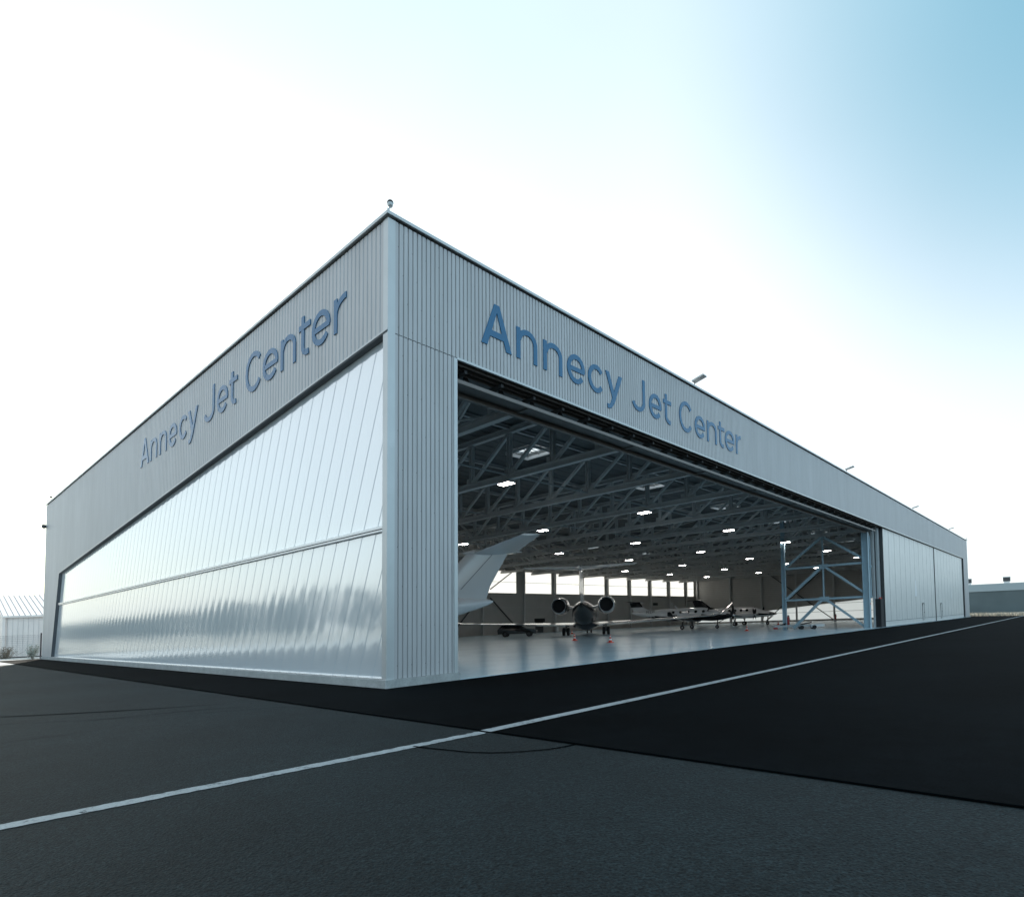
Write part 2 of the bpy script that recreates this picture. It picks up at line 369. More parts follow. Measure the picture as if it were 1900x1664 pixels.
b = MB(); b.hexa([(-.035, -.02, 10.135), (-.022, -.02, 10.135), (-.022, 45.43, 6.965), (-.035, 45.43, 6.965), (-.035, -.02, 10.185), (-.022, -.02, 10.185), (-.022, 45.43, 7.01), (-.035, 45.43, 7.01)])
b.hexa([(-.035, 47.66, .24), (-.022, 47.66, .24), (-.022, 47.72, .24), (-.035, 47.72, .24), (-.035, 45.41, 6.97), (-.022, 45.41, 6.97), (-.022, 45.47, 7.01), (-.035, 45.47, 7.01)])
b.build('edge_flashing', 'trim', hangar)
# translucent multiwall facade, slanted slightly bowed sheets
def poly_part(zlo, zhi):
    b = MB(); pw = .733; K = .40
    x = -6.0; rows = 10
    while x < 51:
        N = 4
        for i in range(N):
            def V(f, z):
                xx = x + pw * f; vv = xx + K * (10.2 - z) * .0 + (xx * 0) + K * (5.0 - z)
                bow = .0045 * (1 - (2 * f - 1) ** 2)
                return (vv, .2 - bow)
            f0, f1 = i / N, (i + 1) / N
            for r in range(rows):
                z0 = zlo + (zhi - zlo) * r / rows; z1 = zlo + (zhi - zlo) * (r + 1) / rows
                q = [V(f0, z0), V(f1, z0), V(f1, z1), V(f0, z1)]
                vs = [p[0] for p in q]
                vm = max(vs)
                if min(vs) < .0 and max(vs) < .05: continue
                if min(vs) > 48.6: continue
                if z0 > ztop(max(0, min(vs))) + .25: continue
                b.quad(*reversed([(p[1], min(max(p[0], .0), 48.0), z) for p, z in zip(q, (z0, z0, z1, z1))]))
        x += pw
    return b
poly_part(.26, 4.44).build('translucent_sheeting', 'poly', hangar, smooth=True, keep=True)
poly_part(4.57, 10.3).build('translucent_sheeting', 'poly', hangar, smooth=True, keep=True)
b = MB(); x = -6.0      # raised seam battens between the sheets
while x < 51:
    for zl, zh in ((.26, 4.43), (4.58, 10.3)):
        n = 8
        for r in range(n):
            z0 = zl + (zh - zl) * r / n; z1 = zl + (zh - zl) * (r + 1) / n
            v0 = x + .40 * (5 - z0); v1 = x + .40 * (5 - z1)
            if min(v0, v1) < .04 or max(v0, v1) > 47.6: continue
            if z1 > ztop(max(v0, v1)) + .05: z1 = z1
            if z0 > ztop(v0): continue
            b.quad((.1985, v0 - .016, z0), (.1985, v0 + .016, z0), (.1985, v1 + .016, z1), (.1985, v1 - .016, z1))
    x += .733
b.build('sheet_seams', mat('sheet_seam', (.36, .42, .46), .5), hangar)
b = MB()
b.box(.06, .2, .02, 45.9, 4.505, 4.58); b.box(.09, .2, .02, 45.9, 4.43, 4.485)
b.cur = 1; b.box(.12, .2, .02, 45.9, 4.485, 4.505); b.box(0.02, .2, -.0, .02, 4.46, 4.60)
b.build('window_rail', 'alu', hangar, mats=['white_bright', 'darksteel'])
b = MB(); b.box(-.02, .22, .03, 47.6, .235, .262); b.build('sill', 'alu', hangar)
b = MB(); b.box(.19, .205, .015, .045, .26, 10.1); b.build('edge_flashing', 'alu', hangar)
# corner trims (two faces), plinth, coping
b = MB(); b.box(-.012, .245, -.012, .22, .235, 13.44); b.build('corner_trim', 'trim', hangar)
b = MB(); b.box(L - .24, L + .012, -.012, .22, .2, 13.44); b.build('corner_trim', 'trim', hangar)
b = MB(); b.box(-.012, .1, 51.58, 51.75, .2, 13.44); b.build('corner_trim', 'trim', hangar)
b = MB(); b.box(-.10, .25, -.10, W + .05, -.9, .235); b.box(.25, 2.62, -.10, .30, -.5, .235)
b.build('plinth', 'concrete', hangar)
b = MB(); b.box(L - 5.6, L + .1, -.1, .3, -.5, .2); b.build('plinth', 'concrete', hangar)
b = MB(); b.box(-.09, .35, -.09, W + .09, 13.50, 13.59); b.box(.35, L + .09, -.09, .35, 13.50, 13.59)
b.box(L - .35, L + .09, .35, W + .09, 13.5, 13.59); b.box(.35, L - .35, W - .35, W + .09, 13.5, 13.59)
b.build('coping', 'trim', hangar)
b = MB(); b.box(.08, .3, .3, W - .05, 10.3, 13.5); b.box(.08, L - .05, .14, .3, 10.36, 13.5); b.build('parapet', 'dark', hangar)
b = MB(); b.box(.06, .09, .22, 51.5, 13.3, 13.5); b.box(.22, L - .25, .09, .13, 13.3, 13.5); b.build('closure_strip', 'dark', hangar)

# --- sliding doors on the right half
def door_leaf(u0, u1, v, ped):
    d = bpy.data.objects.new('sliding_door', None); sc.collection.objects.link(d); d.parent = hangar; d.location = lin((0, 0, 0))
    b = MB(); b.box(u0, u1, v, v + .12, .06, 10.02)
    n = round((u1 - u0) / 2.62); w = (u1 - u0) / n
    b.cur = 1
    for i in range(1, n): b.box(u0 + i * w - .035, u0 + i * w + .035, v - .004, v, .62, 10.0)
    b.box(u0, u1, v - .004, v, .56, .60)
    b.cur = 2
    for i in range(n): b.box(u0 + (i + .5) * w - .012, u0 + (i + .5) * w + .012, v - .003, v, .62, 10.0)
    b.build('door_skin', 'doorskin', d, mats=['doorskin', 'seam', 'clad'])
    b = MB(); b.box(u0 - .14, u0 - .002, v - .06, v + .18, .03, 10.04); b.build('edge_post', 'darksteel', d); b = MB(); b.box(u1 + .002, u1 + .12, v - .06, v + .18, .03, 10.04); b.build('edge_post', 'darksteel', d)
    if ped:
        b = MB(); b.box(ped - .5, ped + .5, v - .03, v - .006, .30, 2.35); b.cur = 1
        b.box(ped - .56, ped - .5, v - .045, v - .005, .30, 2.4); b.box(ped + .5, ped + .56, v - .045, v - .005, .30, 2.4); b.box(ped - .56, ped + .56, v - .045, v - .005, 2.35, 2.42)
        pd = b.build('pedestrian_door', 'doorskin', d, mats=['doorskin', 'darksteel'])
        b = MB(); b.box(ped + .36, ped + .42, v - .07, v - .03, 1.2, 1.35); b.build('handle', 'dark', pd)
        b = MB(); b.box(ped - .6, ped + .6, v - .25, v - .046, 2.45, 2.52); b.build('canopy', 'white', d)
    return d
door_leaf(59.85, 89.3, .20, 80.4)
door_leaf(89.6, 116.7, .20, 94.0)
for v in (.46, .72):
    d = bpy.data.objects.new('sliding_door', None); sc.collection.objects.link(d); d.parent = hangar
    b = MB(); b.box(59.0 + (v - .46) * -2.2, 88.5, v, v + .12, .06, 10.02); b.build('door_skin', 'steel_pale', d)
    b = MB(); b.box(58.86 - (v - .46) * 2.2, 58.998 - (v - .46) * 2.2, v - .03, v + .16, .03, 10.02); b.build('edge_post', 'steel_pale', d)
b = MB(); b.box(58.35, 59.72, .22, .9, .03, 2.85); b.cur = 1
for z in (2.95,): b.box(58.5, 58.6, .3, .4, 2.85, 3.0); b.box(59.2, 59.3, .3, .4, 2.85, 3.0)
b.build('buffer_block', 'dark', hangar, mats=['dark', 'cone_red'])
b = MB()  # white plates standing in for bright reflections on the door leaves
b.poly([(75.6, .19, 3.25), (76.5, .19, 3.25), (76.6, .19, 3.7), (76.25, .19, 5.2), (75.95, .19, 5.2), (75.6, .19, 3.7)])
b.build('door_glint', 'glint_white', hangar)
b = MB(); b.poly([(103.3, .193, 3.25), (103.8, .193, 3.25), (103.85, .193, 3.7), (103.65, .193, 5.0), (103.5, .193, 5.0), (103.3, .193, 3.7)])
b.build('door_glint', 'glint_white', hangar)
b = MB(); b.box(117.0, 117.2, .045, .9, .03, 10.3); b.build('door_jamb', 'darksteel', hangar)

# --- roof: deck in strips leaving the rooflight holes
sky_u = [18.0 + 14.35 * k for k in range(7)]; sky_v = [10.7, 37.2]
b = MB()
def deck(u0, u1, v0, v1): b.box(u0, u1, v0, v1, 12.45, 12.75)
vcuts = [.3, 9.6, 11.8, 36.1, 38.3, W - .1]
for i in range(5):
    if i in (0, 2, 4): deck(.3, L - .3, vcuts[i], vcuts[i + 1])
    else:
        us = [.3] + [x for s_ in sky_u for x in (s_ - 1.0, s_ + 1.0)] + [L - .3]
        for j in range(0, len(us), 2): deck(us[j], us[j + 1], vcuts[i], vcuts[i + 1])
b.cur = 0
v = .8
while v < 51:     # deck ribs
    b.box(.31, L - .31, v, v + .05, 12.42, 12.449)
    v += .9
b.build('roof', 'deck', hangar, mats=['deck', 'steel'])
for sv in sky_v:
    for su in sky_u:
        b = MB()
        for (x0, x1, y0, y1) in ((-1.02, -.95, -1.1, 1.1), (.95, 1.02, -1.1, 1.1), (-.95, .95, -1.1, -1.03), (-.95, .95, 1.03, 1.1)): b.box(x0, x1, y0, y1, 12.25, 12.44)
        b.box(-.02, .02, -1.03, 1.03, 12.5, 12.55); b.box(-.95, .95, -.02, .02, 12.56, 12.6)
        f = b.build('rooflight', 'white', hangar, base=(su, sv, 0))
        b = MB(); b.box(-.95, .95, -1.03, 1.03, 12.66, 12.68); b.build('pane', 'clear_pane', f)

# --- roof trusses (a part each)
TR = [6.4 + 7.15 * k for k in range(16)]
def node(k): return 2.1 + 3.03 * k
def truss_mesh():
    b = MB(); zb, zt = 9.62, 12.15
    b.ibeam((0, .95, zb), (0, W - .5, zb), .30, .34); b.ibeam((0, .95, zt), (0, W - .5, zt), .28, .30)
    n = 16
    for k in range(n + 1):
        v = node(k); b.ibeam((0, v, zb + .14), (0, v, zt - .14), .22, .24, .03, .02, (0, 1, 0))
        b.box(-.012, .012, v - .42, v + .42, zb - .02, zb + .5)
        if k == 0: b.bar((0, 1.1, zt - .1), (0, v, zb + .14), .17)
        elif k <= 8: b.bar((.0, v - .1, zb + .2), (0, node(k - 1) + .1, zt - .2), .17)
        if k >= 8 and k < n: b.bar((0, v + .1, zb + .2), (0, node(k + 1) - .1, zt - .2), .17)
    return b
t0 = truss_mesh().build('roof_truss', 'steel', hangar, base=(TR[0], 0, 0))
for u in TR[1:]:
    c = t0.copy(); sc.collection.objects.link(c); c.parent = hangar; c.location = lin((u, 0, 0))
# purlins and bottom-chord ties
b = MB()
for k in range(0, 17, 2): b.ibeam((.4, node(k), 12.3), (L - .4, node(k), 12.3), .14, .2)
b.build('purlins', 'steel', hangar)
for k in (2, 5, 9, 12):
    b = MB(); b.cyl((.4, node(k) + .05, 9.72), (L - .4, node(k) + .05, 9.72), .045, n=8); b.build('tie_rod', 'steel_pale', hangar)
for k in (0, 6, 12):
    u = TR[k]
    for j in (0, 4, 8, 12):
        b = MB(); b.bar((u, node(j), 12.0), (u + 7.15, node(j + 4), 12.0), .09); b.bar((u + 7.15, node(j), 11.93), (u, node(j + 4), 11.93), .09); b.build('wind_bracing', 'steel', hangar)
# front girder: H section lying flat, its web seen from below
b = MB()
b.box(.4, 57.0, .16, .20, 9.42, 9.54); b.box(.4, 57.0, .90, .96, 9.30, 9.62); b.box(.4, 57.0, .20, .90, 9.50, 9.53)
b.box(.4, 57.0, .205, .25, 9.42, 9.45); b.box(.4, 57.0, .83, .90, 9.30, 9.33)
for u in TR[:7]: b.box(u - .10, u + .10, .22, .895, 9.44, 9.495)
b.build('front_girder', 'girder', hangar)
b = MB(); rnd = random.Random(2)
u = 3.2
while u < 58:
    b.box(u, u + .12, .30, .88, 9.88, 10.0); b.hexa([(u + .5, .9, 9.62), (u + 1.0, .9, 9.62), (u + 1.0, .93, 9.62), (u + .5, .93, 9.62), (u + .5, .9, 10.29), (u + .55, .9, 10.29), (u + .55, .93, 10.29), (u + .5, .93, 10.29)])
    u += 1.7
b.box(2.62, 58.0, .885, .899, 9.63, 9.95)
b.build('girder_brackets', 'darksteel', hangar)

# --- walls seen from inside
NB = 16; cw = 7.92
cols_u = [117.35 - cw * k for k in range(0, 8)]           # 117.35 ... 61.9
cols_u += [52.6 - cw * k for k in range(0, 6)]
b = MB()
b.box(.3, L - .3, W - .2, W, -.3, 6.48); b.box(.3, L - .3, W - .2, W, 10.0, 13.2)
# solid piers between window bays
wins = []
edges = [121.95] + cols_u
for k in range(1, len(edges)):
    a, c = edges[k], edges[k - 1]
    if k == 1: wins.append((a + .65, c - .45))
    elif 61 < c < 63: wins.append((52.9 + .2, 60.4))
    else: wins.append((a + .6, c - .6))
wins = sorted(wins)
prev = .3
for (a, c) in wins: b.box(prev, a, W - .2, W, 6.48, 10.0); prev = c
b.box(prev, L - .3, W - .2, W, 6.48, 10.0)
b.cur = 1
for z in (4.2, 2.1): b.box(.3, L - .3, W - .204, W - .2, z, z + .03)
u = .5
while u < L - .5: b.box(u, u + .06, W - .23, W - .2, 10.4, 12.4); u += .3
b.build('back_wall', 'lining', hangar, mats=['lining', 'steel'])
for (a, c) in wins:
    b = MB(); b.box(a, c, W - .13, W - .10, 6.48, 10.0)
    w = b.build('window', 'glow_pane', hangar)
    b = MB(); b.box(a - .05, c + .05, W - .24, W - .2, 6.40, 6.48); b.build('frame', 'darksteel', w)
    b = MB(); b.box(a, c, W - .16, W - .135, 8.22, 8.27); b.build('mullion', 'darksteel', w)
for u in cols_u:
    b = MB(); b.ibeam((u, W - .42, 0.02), (u, W - .42, 12.3), .3, .42, .03, .03, (0, 1, 0)); b.build('column', 'steel', hangar)
b = MB()
for a, c in (((54.2, W - .5, 7.0), (60.6, W - .5, 10.7)), ((54.2, W - .5, 5.7), (60.8, W - .5, .4)), ((52.0, W - .5, 5.7), (46.6, W - .5, .6)), ((52.0, W - .5, 7.0), (46.4, W - .5, 10.7)),
             ):
    b = MB(); b.bar(a, c, .14); b.build('wall_bracing', 'darksteel', hangar)
# services on the back wall
b = MB(); b.box(95.7, 97.6, W - .26, W - .205, 4.45, 4.98); b.build('wall_vent', 'dark', hangar)
b = MB(); b.box(102.8, 104.7, W - .26, W - .205, 4.45, 4.98); b.build('wall_vent', 'dark', hangar)
b = MB(); b.box(64.7, 67.3, W - .28, W - .205, 1.75, 2.35); b.build('wall_vent', 'dark', hangar)
b = MB(); b.box(64.9, 66.9, W - .25, W - .205, .0, 1.75); b.build('back_door', 'darksteel', hangar)
b = MB(); b.box(109.7, 110.9, W - .5, W - .205, 2.2, 5.1); b.build('cabinet', 'steel', hangar)
b = MB()
for k in range(5): b.box(111.2 + k * .55, 111.25 + k * .55, W - .9, W - .85, 2.2, 3.3)
b.box(111.2, 113.5, W - .9, W - .85, 3.25, 3.3); b.bar((113.5, W - .88, 3.3), (115.4, W - .88, 1.2), .06); b.box(109.7, 113.5, W - 1.3, W - .5, 2.1, 2.2)
b.build('stair_rail', 'darksteel', hangar)
# right-hand wall
b = MB(); gz = lambda v: 5.47 - .0845 * v
Lw = L
b.hexa([(Lw - .3, .3, gz(.3)), (Lw - .1, .3, gz(.3)), (Lw - .1, W - .2, gz(W)), (Lw - .3, W - .2, gz(W)), (Lw - .3, .3, 13.2), (Lw - .1, .3, 13.2), (Lw - .1, W - .2, 13.2), (Lw - .3, W - .2, 13.2)])
b.box(Lw - .34, Lw - .05, .3, W - .2, -.3, .28)
b.cur = 1; z = 5.8
while z < 12.4: b.box(Lw - .325, Lw - .3, .3, W - .25, z, z + .05); z += .42
b.build('side_wall', 'lining', hangar, mats=['lining', 'steel'])
b = MB(); b.hexa([(Lw - .2, .3, .28), (Lw - .17, .3, .28), (Lw - .17, W - .3, .28), (Lw - .2, W - .3, .28), (Lw - .2, .3, gz(.3)), (Lw - .17, .3, gz(.3)), (Lw - .17, W - .3, gz(W)), (Lw - .2, W - .3, gz(W))])
w = b.build('window', 'glow_pane', hangar)
b = MB(); b.box(Lw - .26, Lw - .21, .3, W - .3, 1.84, 1.9); b.build('mullion', 'darksteel', w); b = MB(); b.box(Lw - .26, Lw - .21, .3, 22, 3.45, 3.5); b.build('mullion', 'darksteel', w); b = MB(); b.box(Lw - .30, Lw - .21, .3, W - .3, .20, .36)
b.build('frame', 'darksteel', w)
for v in (7.2, 14.38, 21.63, 28.83, 36.03, 43.0, 50.9):
    b = MB(); b.ibeam((Lw - .52, v, 0.02), (Lw - .52, v, 12.3), .3, .34, .03, .03, (1, 0, 0)); b.build('column', 'steel', hangar)
b = MB()
for a, c in (((Lw - .6, 34.6, 10.6), (Lw - .6, 21.9, .3)), ((Lw - .66, 23.6, 10.4), (Lw - .66, 35.0, .4))):
    b = MB(); b.bar(a, c, .16); b.build('wall_bracing', 'darksteel', hangar)
b = MB(); b.box(.3, .42, .5, 45, 10.3, 12.4)
for v in range(7): b.ibeam((.5, 1.2 + 7.2 * v, 0.02), (.5, 1.2 + 7.2 * v, 12.3), .26, .3, .03, .03, (1, 0, 0))
b.build('side_frame', 'steel', hangar)

# --- braced column tower carrying the front girder
UT = 56.45
tower = bpy.data.objects.new('braced_tower', None); sc.collection.objects.link(tower); tower.parent = hangar; tower.location = lin((UT, 0, 0))
b = MB(); b.ibeam((0, .98, .02), (0, .98, 9.40), .50, .56, .04, .04, (0, 1, 0)); b.box(-.32, .32, .62, 1.34, .0225, .06); b.build('column', 'tower_steel', tower)
b = MB(); b.ibeam((0, 8.75, .02), (0, 8.75, 12.0), .34, .36, .03, .03, (0, 1, 0)); b.build('column', 'tower_steel', tower)
def br(a, c, w=.2):
    b = MB(); b.bar(a, c, w); b.build('brace', 'tower_steel', tower)
br((0, 1.26, 6.42), (0, 8.57, 6.42)); br((0, 1.26, 3.08), (0, 8.57, 3.08))
br((.0, 4.85, 3.16), (0, 4.85, 9.46), .12)
br((.06, 5.0, 9.35), (.06, 8.5, 6.6), .22); br((.06, 4.7, 9.35), (.06, 1.28, 6.9), .22)
br((.06, 5.1, 6.25), (.06, 8.5, 3.25), .25); br((.06, 4.6, 6.25), (.06, 1.28, 3.55), .2)
br((.06, 5.1, 2.95), (.06, 7.9, .15), .25); br((.06, 4.6, 2.95), (.06, 1.28, .2), .2)
b = MB(); b.box(-.03, .03, 4.4, 5.3, 2.8, 3.3); b.box(-.031, .031, 4.4, 5.3, 6.15, 6.6); b.build('gusset', 'tower_steel', tower)
b = MB(); b.cyl((.2, .62, 3.0), (.2, .62, 9.0), .04, n=8); b.box(.12, .3, .55, .66, 5.9, 6.1); b.box(.12, .3, .55, .66, 3.0, 3.12); b.build('downpipe', 'tower_steel', tower)
b = MB(); b.box(-.14, .14, .683, .694, 2.25, 2.5); b.cur = 1; b.box(-.11, -.02, .676, .683, 2.29, 2.46); b.box(.02, .11, .676, .683, 2.29, 2.46); b.build('notice_plate', 'white', tower, mats=['white', 'ext_red'])

# ------------------------------------------------------------------ signs
SW = .195
def glyph(ch, w):
    """list of polygons (x,z) for a sans-serif letter of advance box w; cap 1.5, x-height 1.12"""
    cap, xh, s = 1.5, 1.12, SW; P = []
    def path(pts, sw=s):
        n = len(pts); Lp = []; Rp = []
        for i in range(n):
            a = Vector(pts[max(i - 1, 0)]); c = Vector(pts[min(i + 1, n - 1)]); d = (c - a).normalized(); nn = Vector((-d.y, d.x)) * sw / 2
            q = Vector(pts[i]); Lp.append(tuple(q + nn)); Rp.append(tuple(q - nn))
        for i in range(n - 1): P.append([Rp[i], Rp[i + 1], Lp[i + 1], Lp[i]])
    def arc(cx, cz, rx, rz, a0, a1, n=18):
        return [(cx + rx * math.cos(math.radians(a0 + (a1 - a0) * i / n)), cz + rz * math.sin(math.radians(a0 + (a1 - a0) * i / n))) for i in range(n + 1)]
    if ch == 'A':
        P.append([(0, 0), (.27, 0), (w / 2 + .10, cap), (w / 2 - .12, cap)]); P.append([(w - .27, 0), (w, 0), (w / 2 + .12, cap), (w / 2 - .10, cap)])
        P.append([(.25, .34), (w - .25, .34), (w - .32, .56), (.32, .56)])
    elif ch == 'n':
        P.append([(0, 0), (s, 0), (s, xh), (0, xh)])
        path(arc(w / 2 + .02, .66, w / 2 - s / 2 - .02, xh - .66 - s / 2 + .02, 172, 0, 16)); P.append([(w - s, 0), (w, 0), (w, .67), (w - s, .67)])
    elif ch == 'e':
        path(arc(w / 2, xh / 2, w / 2 - s / 2, xh / 2 - s / 2 + .02, -4, 322, 30)); P.append([(s * .8, xh / 2 - .10), (w - .04, xh / 2 - .10), (w - .03, xh / 2 + .08), (s * .8, xh / 2 + .08)])
    elif ch == 'c':
        path(arc(w / 2 + .03, xh / 2, w / 2 - s / 2, xh / 2 - s / 2 + .02, 38, 322, 28))
    elif ch == 'C':
        path(arc(w / 2 + .03, cap / 2, w / 2 - s / 2, cap / 2 - s / 2 + .03, 38, 322, 32))
    elif ch == 'y':
        P.append([(0, xh), (.26, xh), (w / 2 + .10, .06), (w / 2 - .13, .06)])
        P.append([(w - .26, xh), (w, xh), (w * .50, -.18), (w * .50 - .24, -.16)])
        path([(w * .50 - .12, -.15), (w * .44 - .13, -.26), (w * .36 - .12, -.335), (w * .10, -.35)], s * .95)
    elif ch == 'J':
        P.append([(w - s, .45), (w, .45), (w, cap), (w - s, cap)])
        path(arc(w / 2, .45, w / 2 - s / 2, .45 - s / 2 + .02, 0, -165, 18))
    elif ch == 't':
        P.append([(w * .22, .3), (w * .22 + s, .3), (w * .22 + s, 1.40), (w * .22, 1.40)])
        path(arc(w * .22 + .42, .34, .42 - s / 2, .34 - s / 2 + .02, 180, 285, 12)); P.append([(0, xh - .19), (w, xh - .19), (w, xh), (0, xh)])
    elif ch == 'r':
        P.append([(0, 0), (s, 0), (s, xh), (0, xh)]); path(arc(w * 1.0, .56, w - s / 2, xh - .56 - s / 2 + .02, 178, 88, 12))
    return P
def add_sign(name, side, spec, label, base):
    t = thing(name, base, label, 'sign')
    for ch, x0, x1 in spec:
        w = abs(x1 - x0); b = MB()
        for i, pg in enumerate(glyph(ch, w)):
            e = .0006 * (i % 7); d0, d1 = -.032 - e, -.004 - e
            if side == 'front': f = [(x0 + p[0] - base[0], d0, p[1] + 10.97 - base[2]) for p in pg]; k = [(q[0], d1, q[2]) for q in f]
            else: f = [(d0, x0 - p[0] - base[1], p[1] + 11.04 - base[2]) for p in pg]; k = [(d1, q[1], q[2]) for q in f]
            n = len(f); b.poly(f); b.poly(list(reversed(k)))
            for a in range(n): b.quad(f[a], f[(a + 1) % n], k[(a + 1) % n], k[a])
        b.build('letter', 'sign_blue', t)
    return t
front = [('A', 3.66, 5.11), ('n', 5.36, 6.46), ('n', 6.81, 7.92), ('e', 8.22, 9.36), ('c', 9.55, 10.66), ('y', 10.80, 12.05), ('J', 12.82, 13.92), ('e', 14.28, 15.40), ('t', 15.58, 16.33),
         ('C', 17.11, 18.54), ('e', 18.78, 19.95), ('n', 20.18, 21.35), ('t', 21.52, 22.33), ('e', 22.41, 23.65), ('r', 23.88, 24.53)]
side = [('A', 23.72, 22.2), ('n', 21.97, 20.83), ('n', 20.42, 19.28), ('e', 18.95, 17.75), ('c', 17.43, 16.30), ('y', 16.2, 14.92), ('J', 14.15, 12.95), ('e', 12.64, 11.47), ('t', 11.3, 10.5),
        ('C', 9.72, 8.22), ('e', 8.13, 6.87), ('n', 6.65, 5.50), ('t', 5.27, 4.47), ('e', 4.36, 3.18), ('r', 2.94, 2.22)]
add_sign('wall_sign', 'front', front, 'dark blue "Annecy Jet Center" lettering on the front fascia above the opening', (14, 0, 11))
add_sign('wall_sign', 'side', side, 'paler blue "Annecy Jet Center" lettering on the shaded side wall above the milky sheeting', (0, 13, 11))

# ------------------------------------------------------------------ lamps
b = MB(); b.box(-.29, .29, -.44, .44, .0, .10)
l0 = thing('ceiling_light', (13.6, 8.5, 9.30), 'x', 'ceiling light', 'lit panel lights under the roof trusses')
b.build('housing', 'white', l0); b = MB()
for x in (-.19, 0, .19): b.box(x - .065, x + .065, -.41, .41, -.012, -.001)
b.build('diffuser', 'lamp_on', l0)
b = MB(); b.cyl((0, 0, .1), (0, 0, .25), .02, n=6); b.build('hanger', 'steel', l0)
rows_v = [8.5, 18.15, 28.0, 37.9]
ordv = ['nearest the opening', 'second from the opening', 'third from the opening', 'nearest the back windows']
ordu = ['first', 'second', 'third', 'fourth', 'fifth', 'sixth', 'seventh', 'eighth']
first = True
for i in range(7):
    for j in range(4):
        u = 13.6 + 14.35 * i
        lab = 'lit panel light, %s row from the near corner, %s' % (ordu[i], ordv[j])
        if first: l0['label'] = lab; first = False
        else: copy_thing(l0, (u, rows_v[j], 9.30), lab)
# floodlights on the parapet
f0 = thing('floodlight', (19.1, .0, 13.61), 'x', 'floodlight', 'floodlights on the front roof edge')
b = MB(); b.cyl((0, .1, 0), (0, .1, .30), .02, n=8); b.box(-.12, .12, .05, .25, 0, .03); b.build('bracket', 'darksteel', f0)
def tilt(p):
    a = math.radians(-14); y, z = p[1], p[2]; return (p[0], y * math.cos(a) - z * math.sin(a), .30 + y * math.sin(a) + z * math.cos(a))
b = MB(); b.box(-.20, .20, -.50, .16, 0, .08); b.v = [tilt(p) for p in b.v]; b.build('lamp_head', 'steel', f0)
b = MB(); b.box(-.165, .165, -.46, .0, -.012, -.002); b.v = [tilt(p) for p in b.v]; b.build('lens', 'white', f0)
fl = ['largest roof-edge floodlight, above the blue word Center', 'second roof-edge floodlight, right of the lettering above the open doorway', 'third roof-edge floodlight, above the first closed door leaf', 'smallest roof-edge floodlight, nearest the far right corner']
f0['label'] = fl[0]
for k, u in enumerate((47.2, 75.8, 103.9)): copy_thing(f0, (u, 0, 13.61), fl[k + 1])
# security cameras
c = thing('security_camera', (.05, .05, 13.61), 'dome security camera on a short bracket at the near top corner', 'security camera', 'cameras on the hangar corners')
b = MB(); b.box(-.05, .0, -.05, .0, -.1, .13); b.cyl((-.02, -.02, .13), (.03, -.03, .2), .03, n=8); b.build('bracket', 'trim', c)
b = MB(); b.ring([[(.03 + r * math.cos(t * .5236), -.03 + r * math.sin(t * .5236), z) for t in range(12)] for r, z in ((.04, .17), (.06, .19), (.08, .22), (.085, .30), (.07, .315))]); b.build('housing', 'trim', c, smooth=True)
b = MB(); b.ring([[(.03 + r * math.cos(t * .5236), -.03 + r * math.sin(t * .5236), z) for t in range(12)] for r, z in ((.095, .30), (.09, .335), (.065, .37), (.02, .385))]); b.build('hood', 'dark', c, smooth=True)
c2 = thing('security_camera', (-.05, 51.4, 11.6), 'small dark camera high on the far left end of the side wall', 'security camera', 'cameras on the hangar corners')
b = MB(); b.box(-.1, .06, -.1, .1, -.05, .05); b.build('bracket', 'trim', c2)
b = MB(); b.ring([[(-.16 + r * math.cos(t * .5236), r * math.sin(t * .5236), z) for t in range(12)] for r, z in ((.06, -.22), (.15, -.17), (.18, -.05), (.15, .1), (.05, .13))]); b.build('housing', 'darksteel', c2, smooth=True)
c3 = thing('aerial', (.2, 51.3, 13.61), 'thin aerial on the far left roof corner', 'aerial'); b = MB(); b.cyl((0, 0, 0), (0, 0, .7), .02, n=6); b.box(-.08, .08, -.08, .08, .5, .62); b.build('mast', 'darksteel', c3)
c4 = thing('lightning_rod', (L, .0, 13.61), 'thin rod with cross arm on the far right roof corner', 'lightning rod'); b = MB(); b.cyl((0, 0, 0), (0, 0, .5), .025, n=6); b.bar((-1.2, 0, .08), (1.2, 0, .08), .05); b.build('mast', 'darksteel', c4)

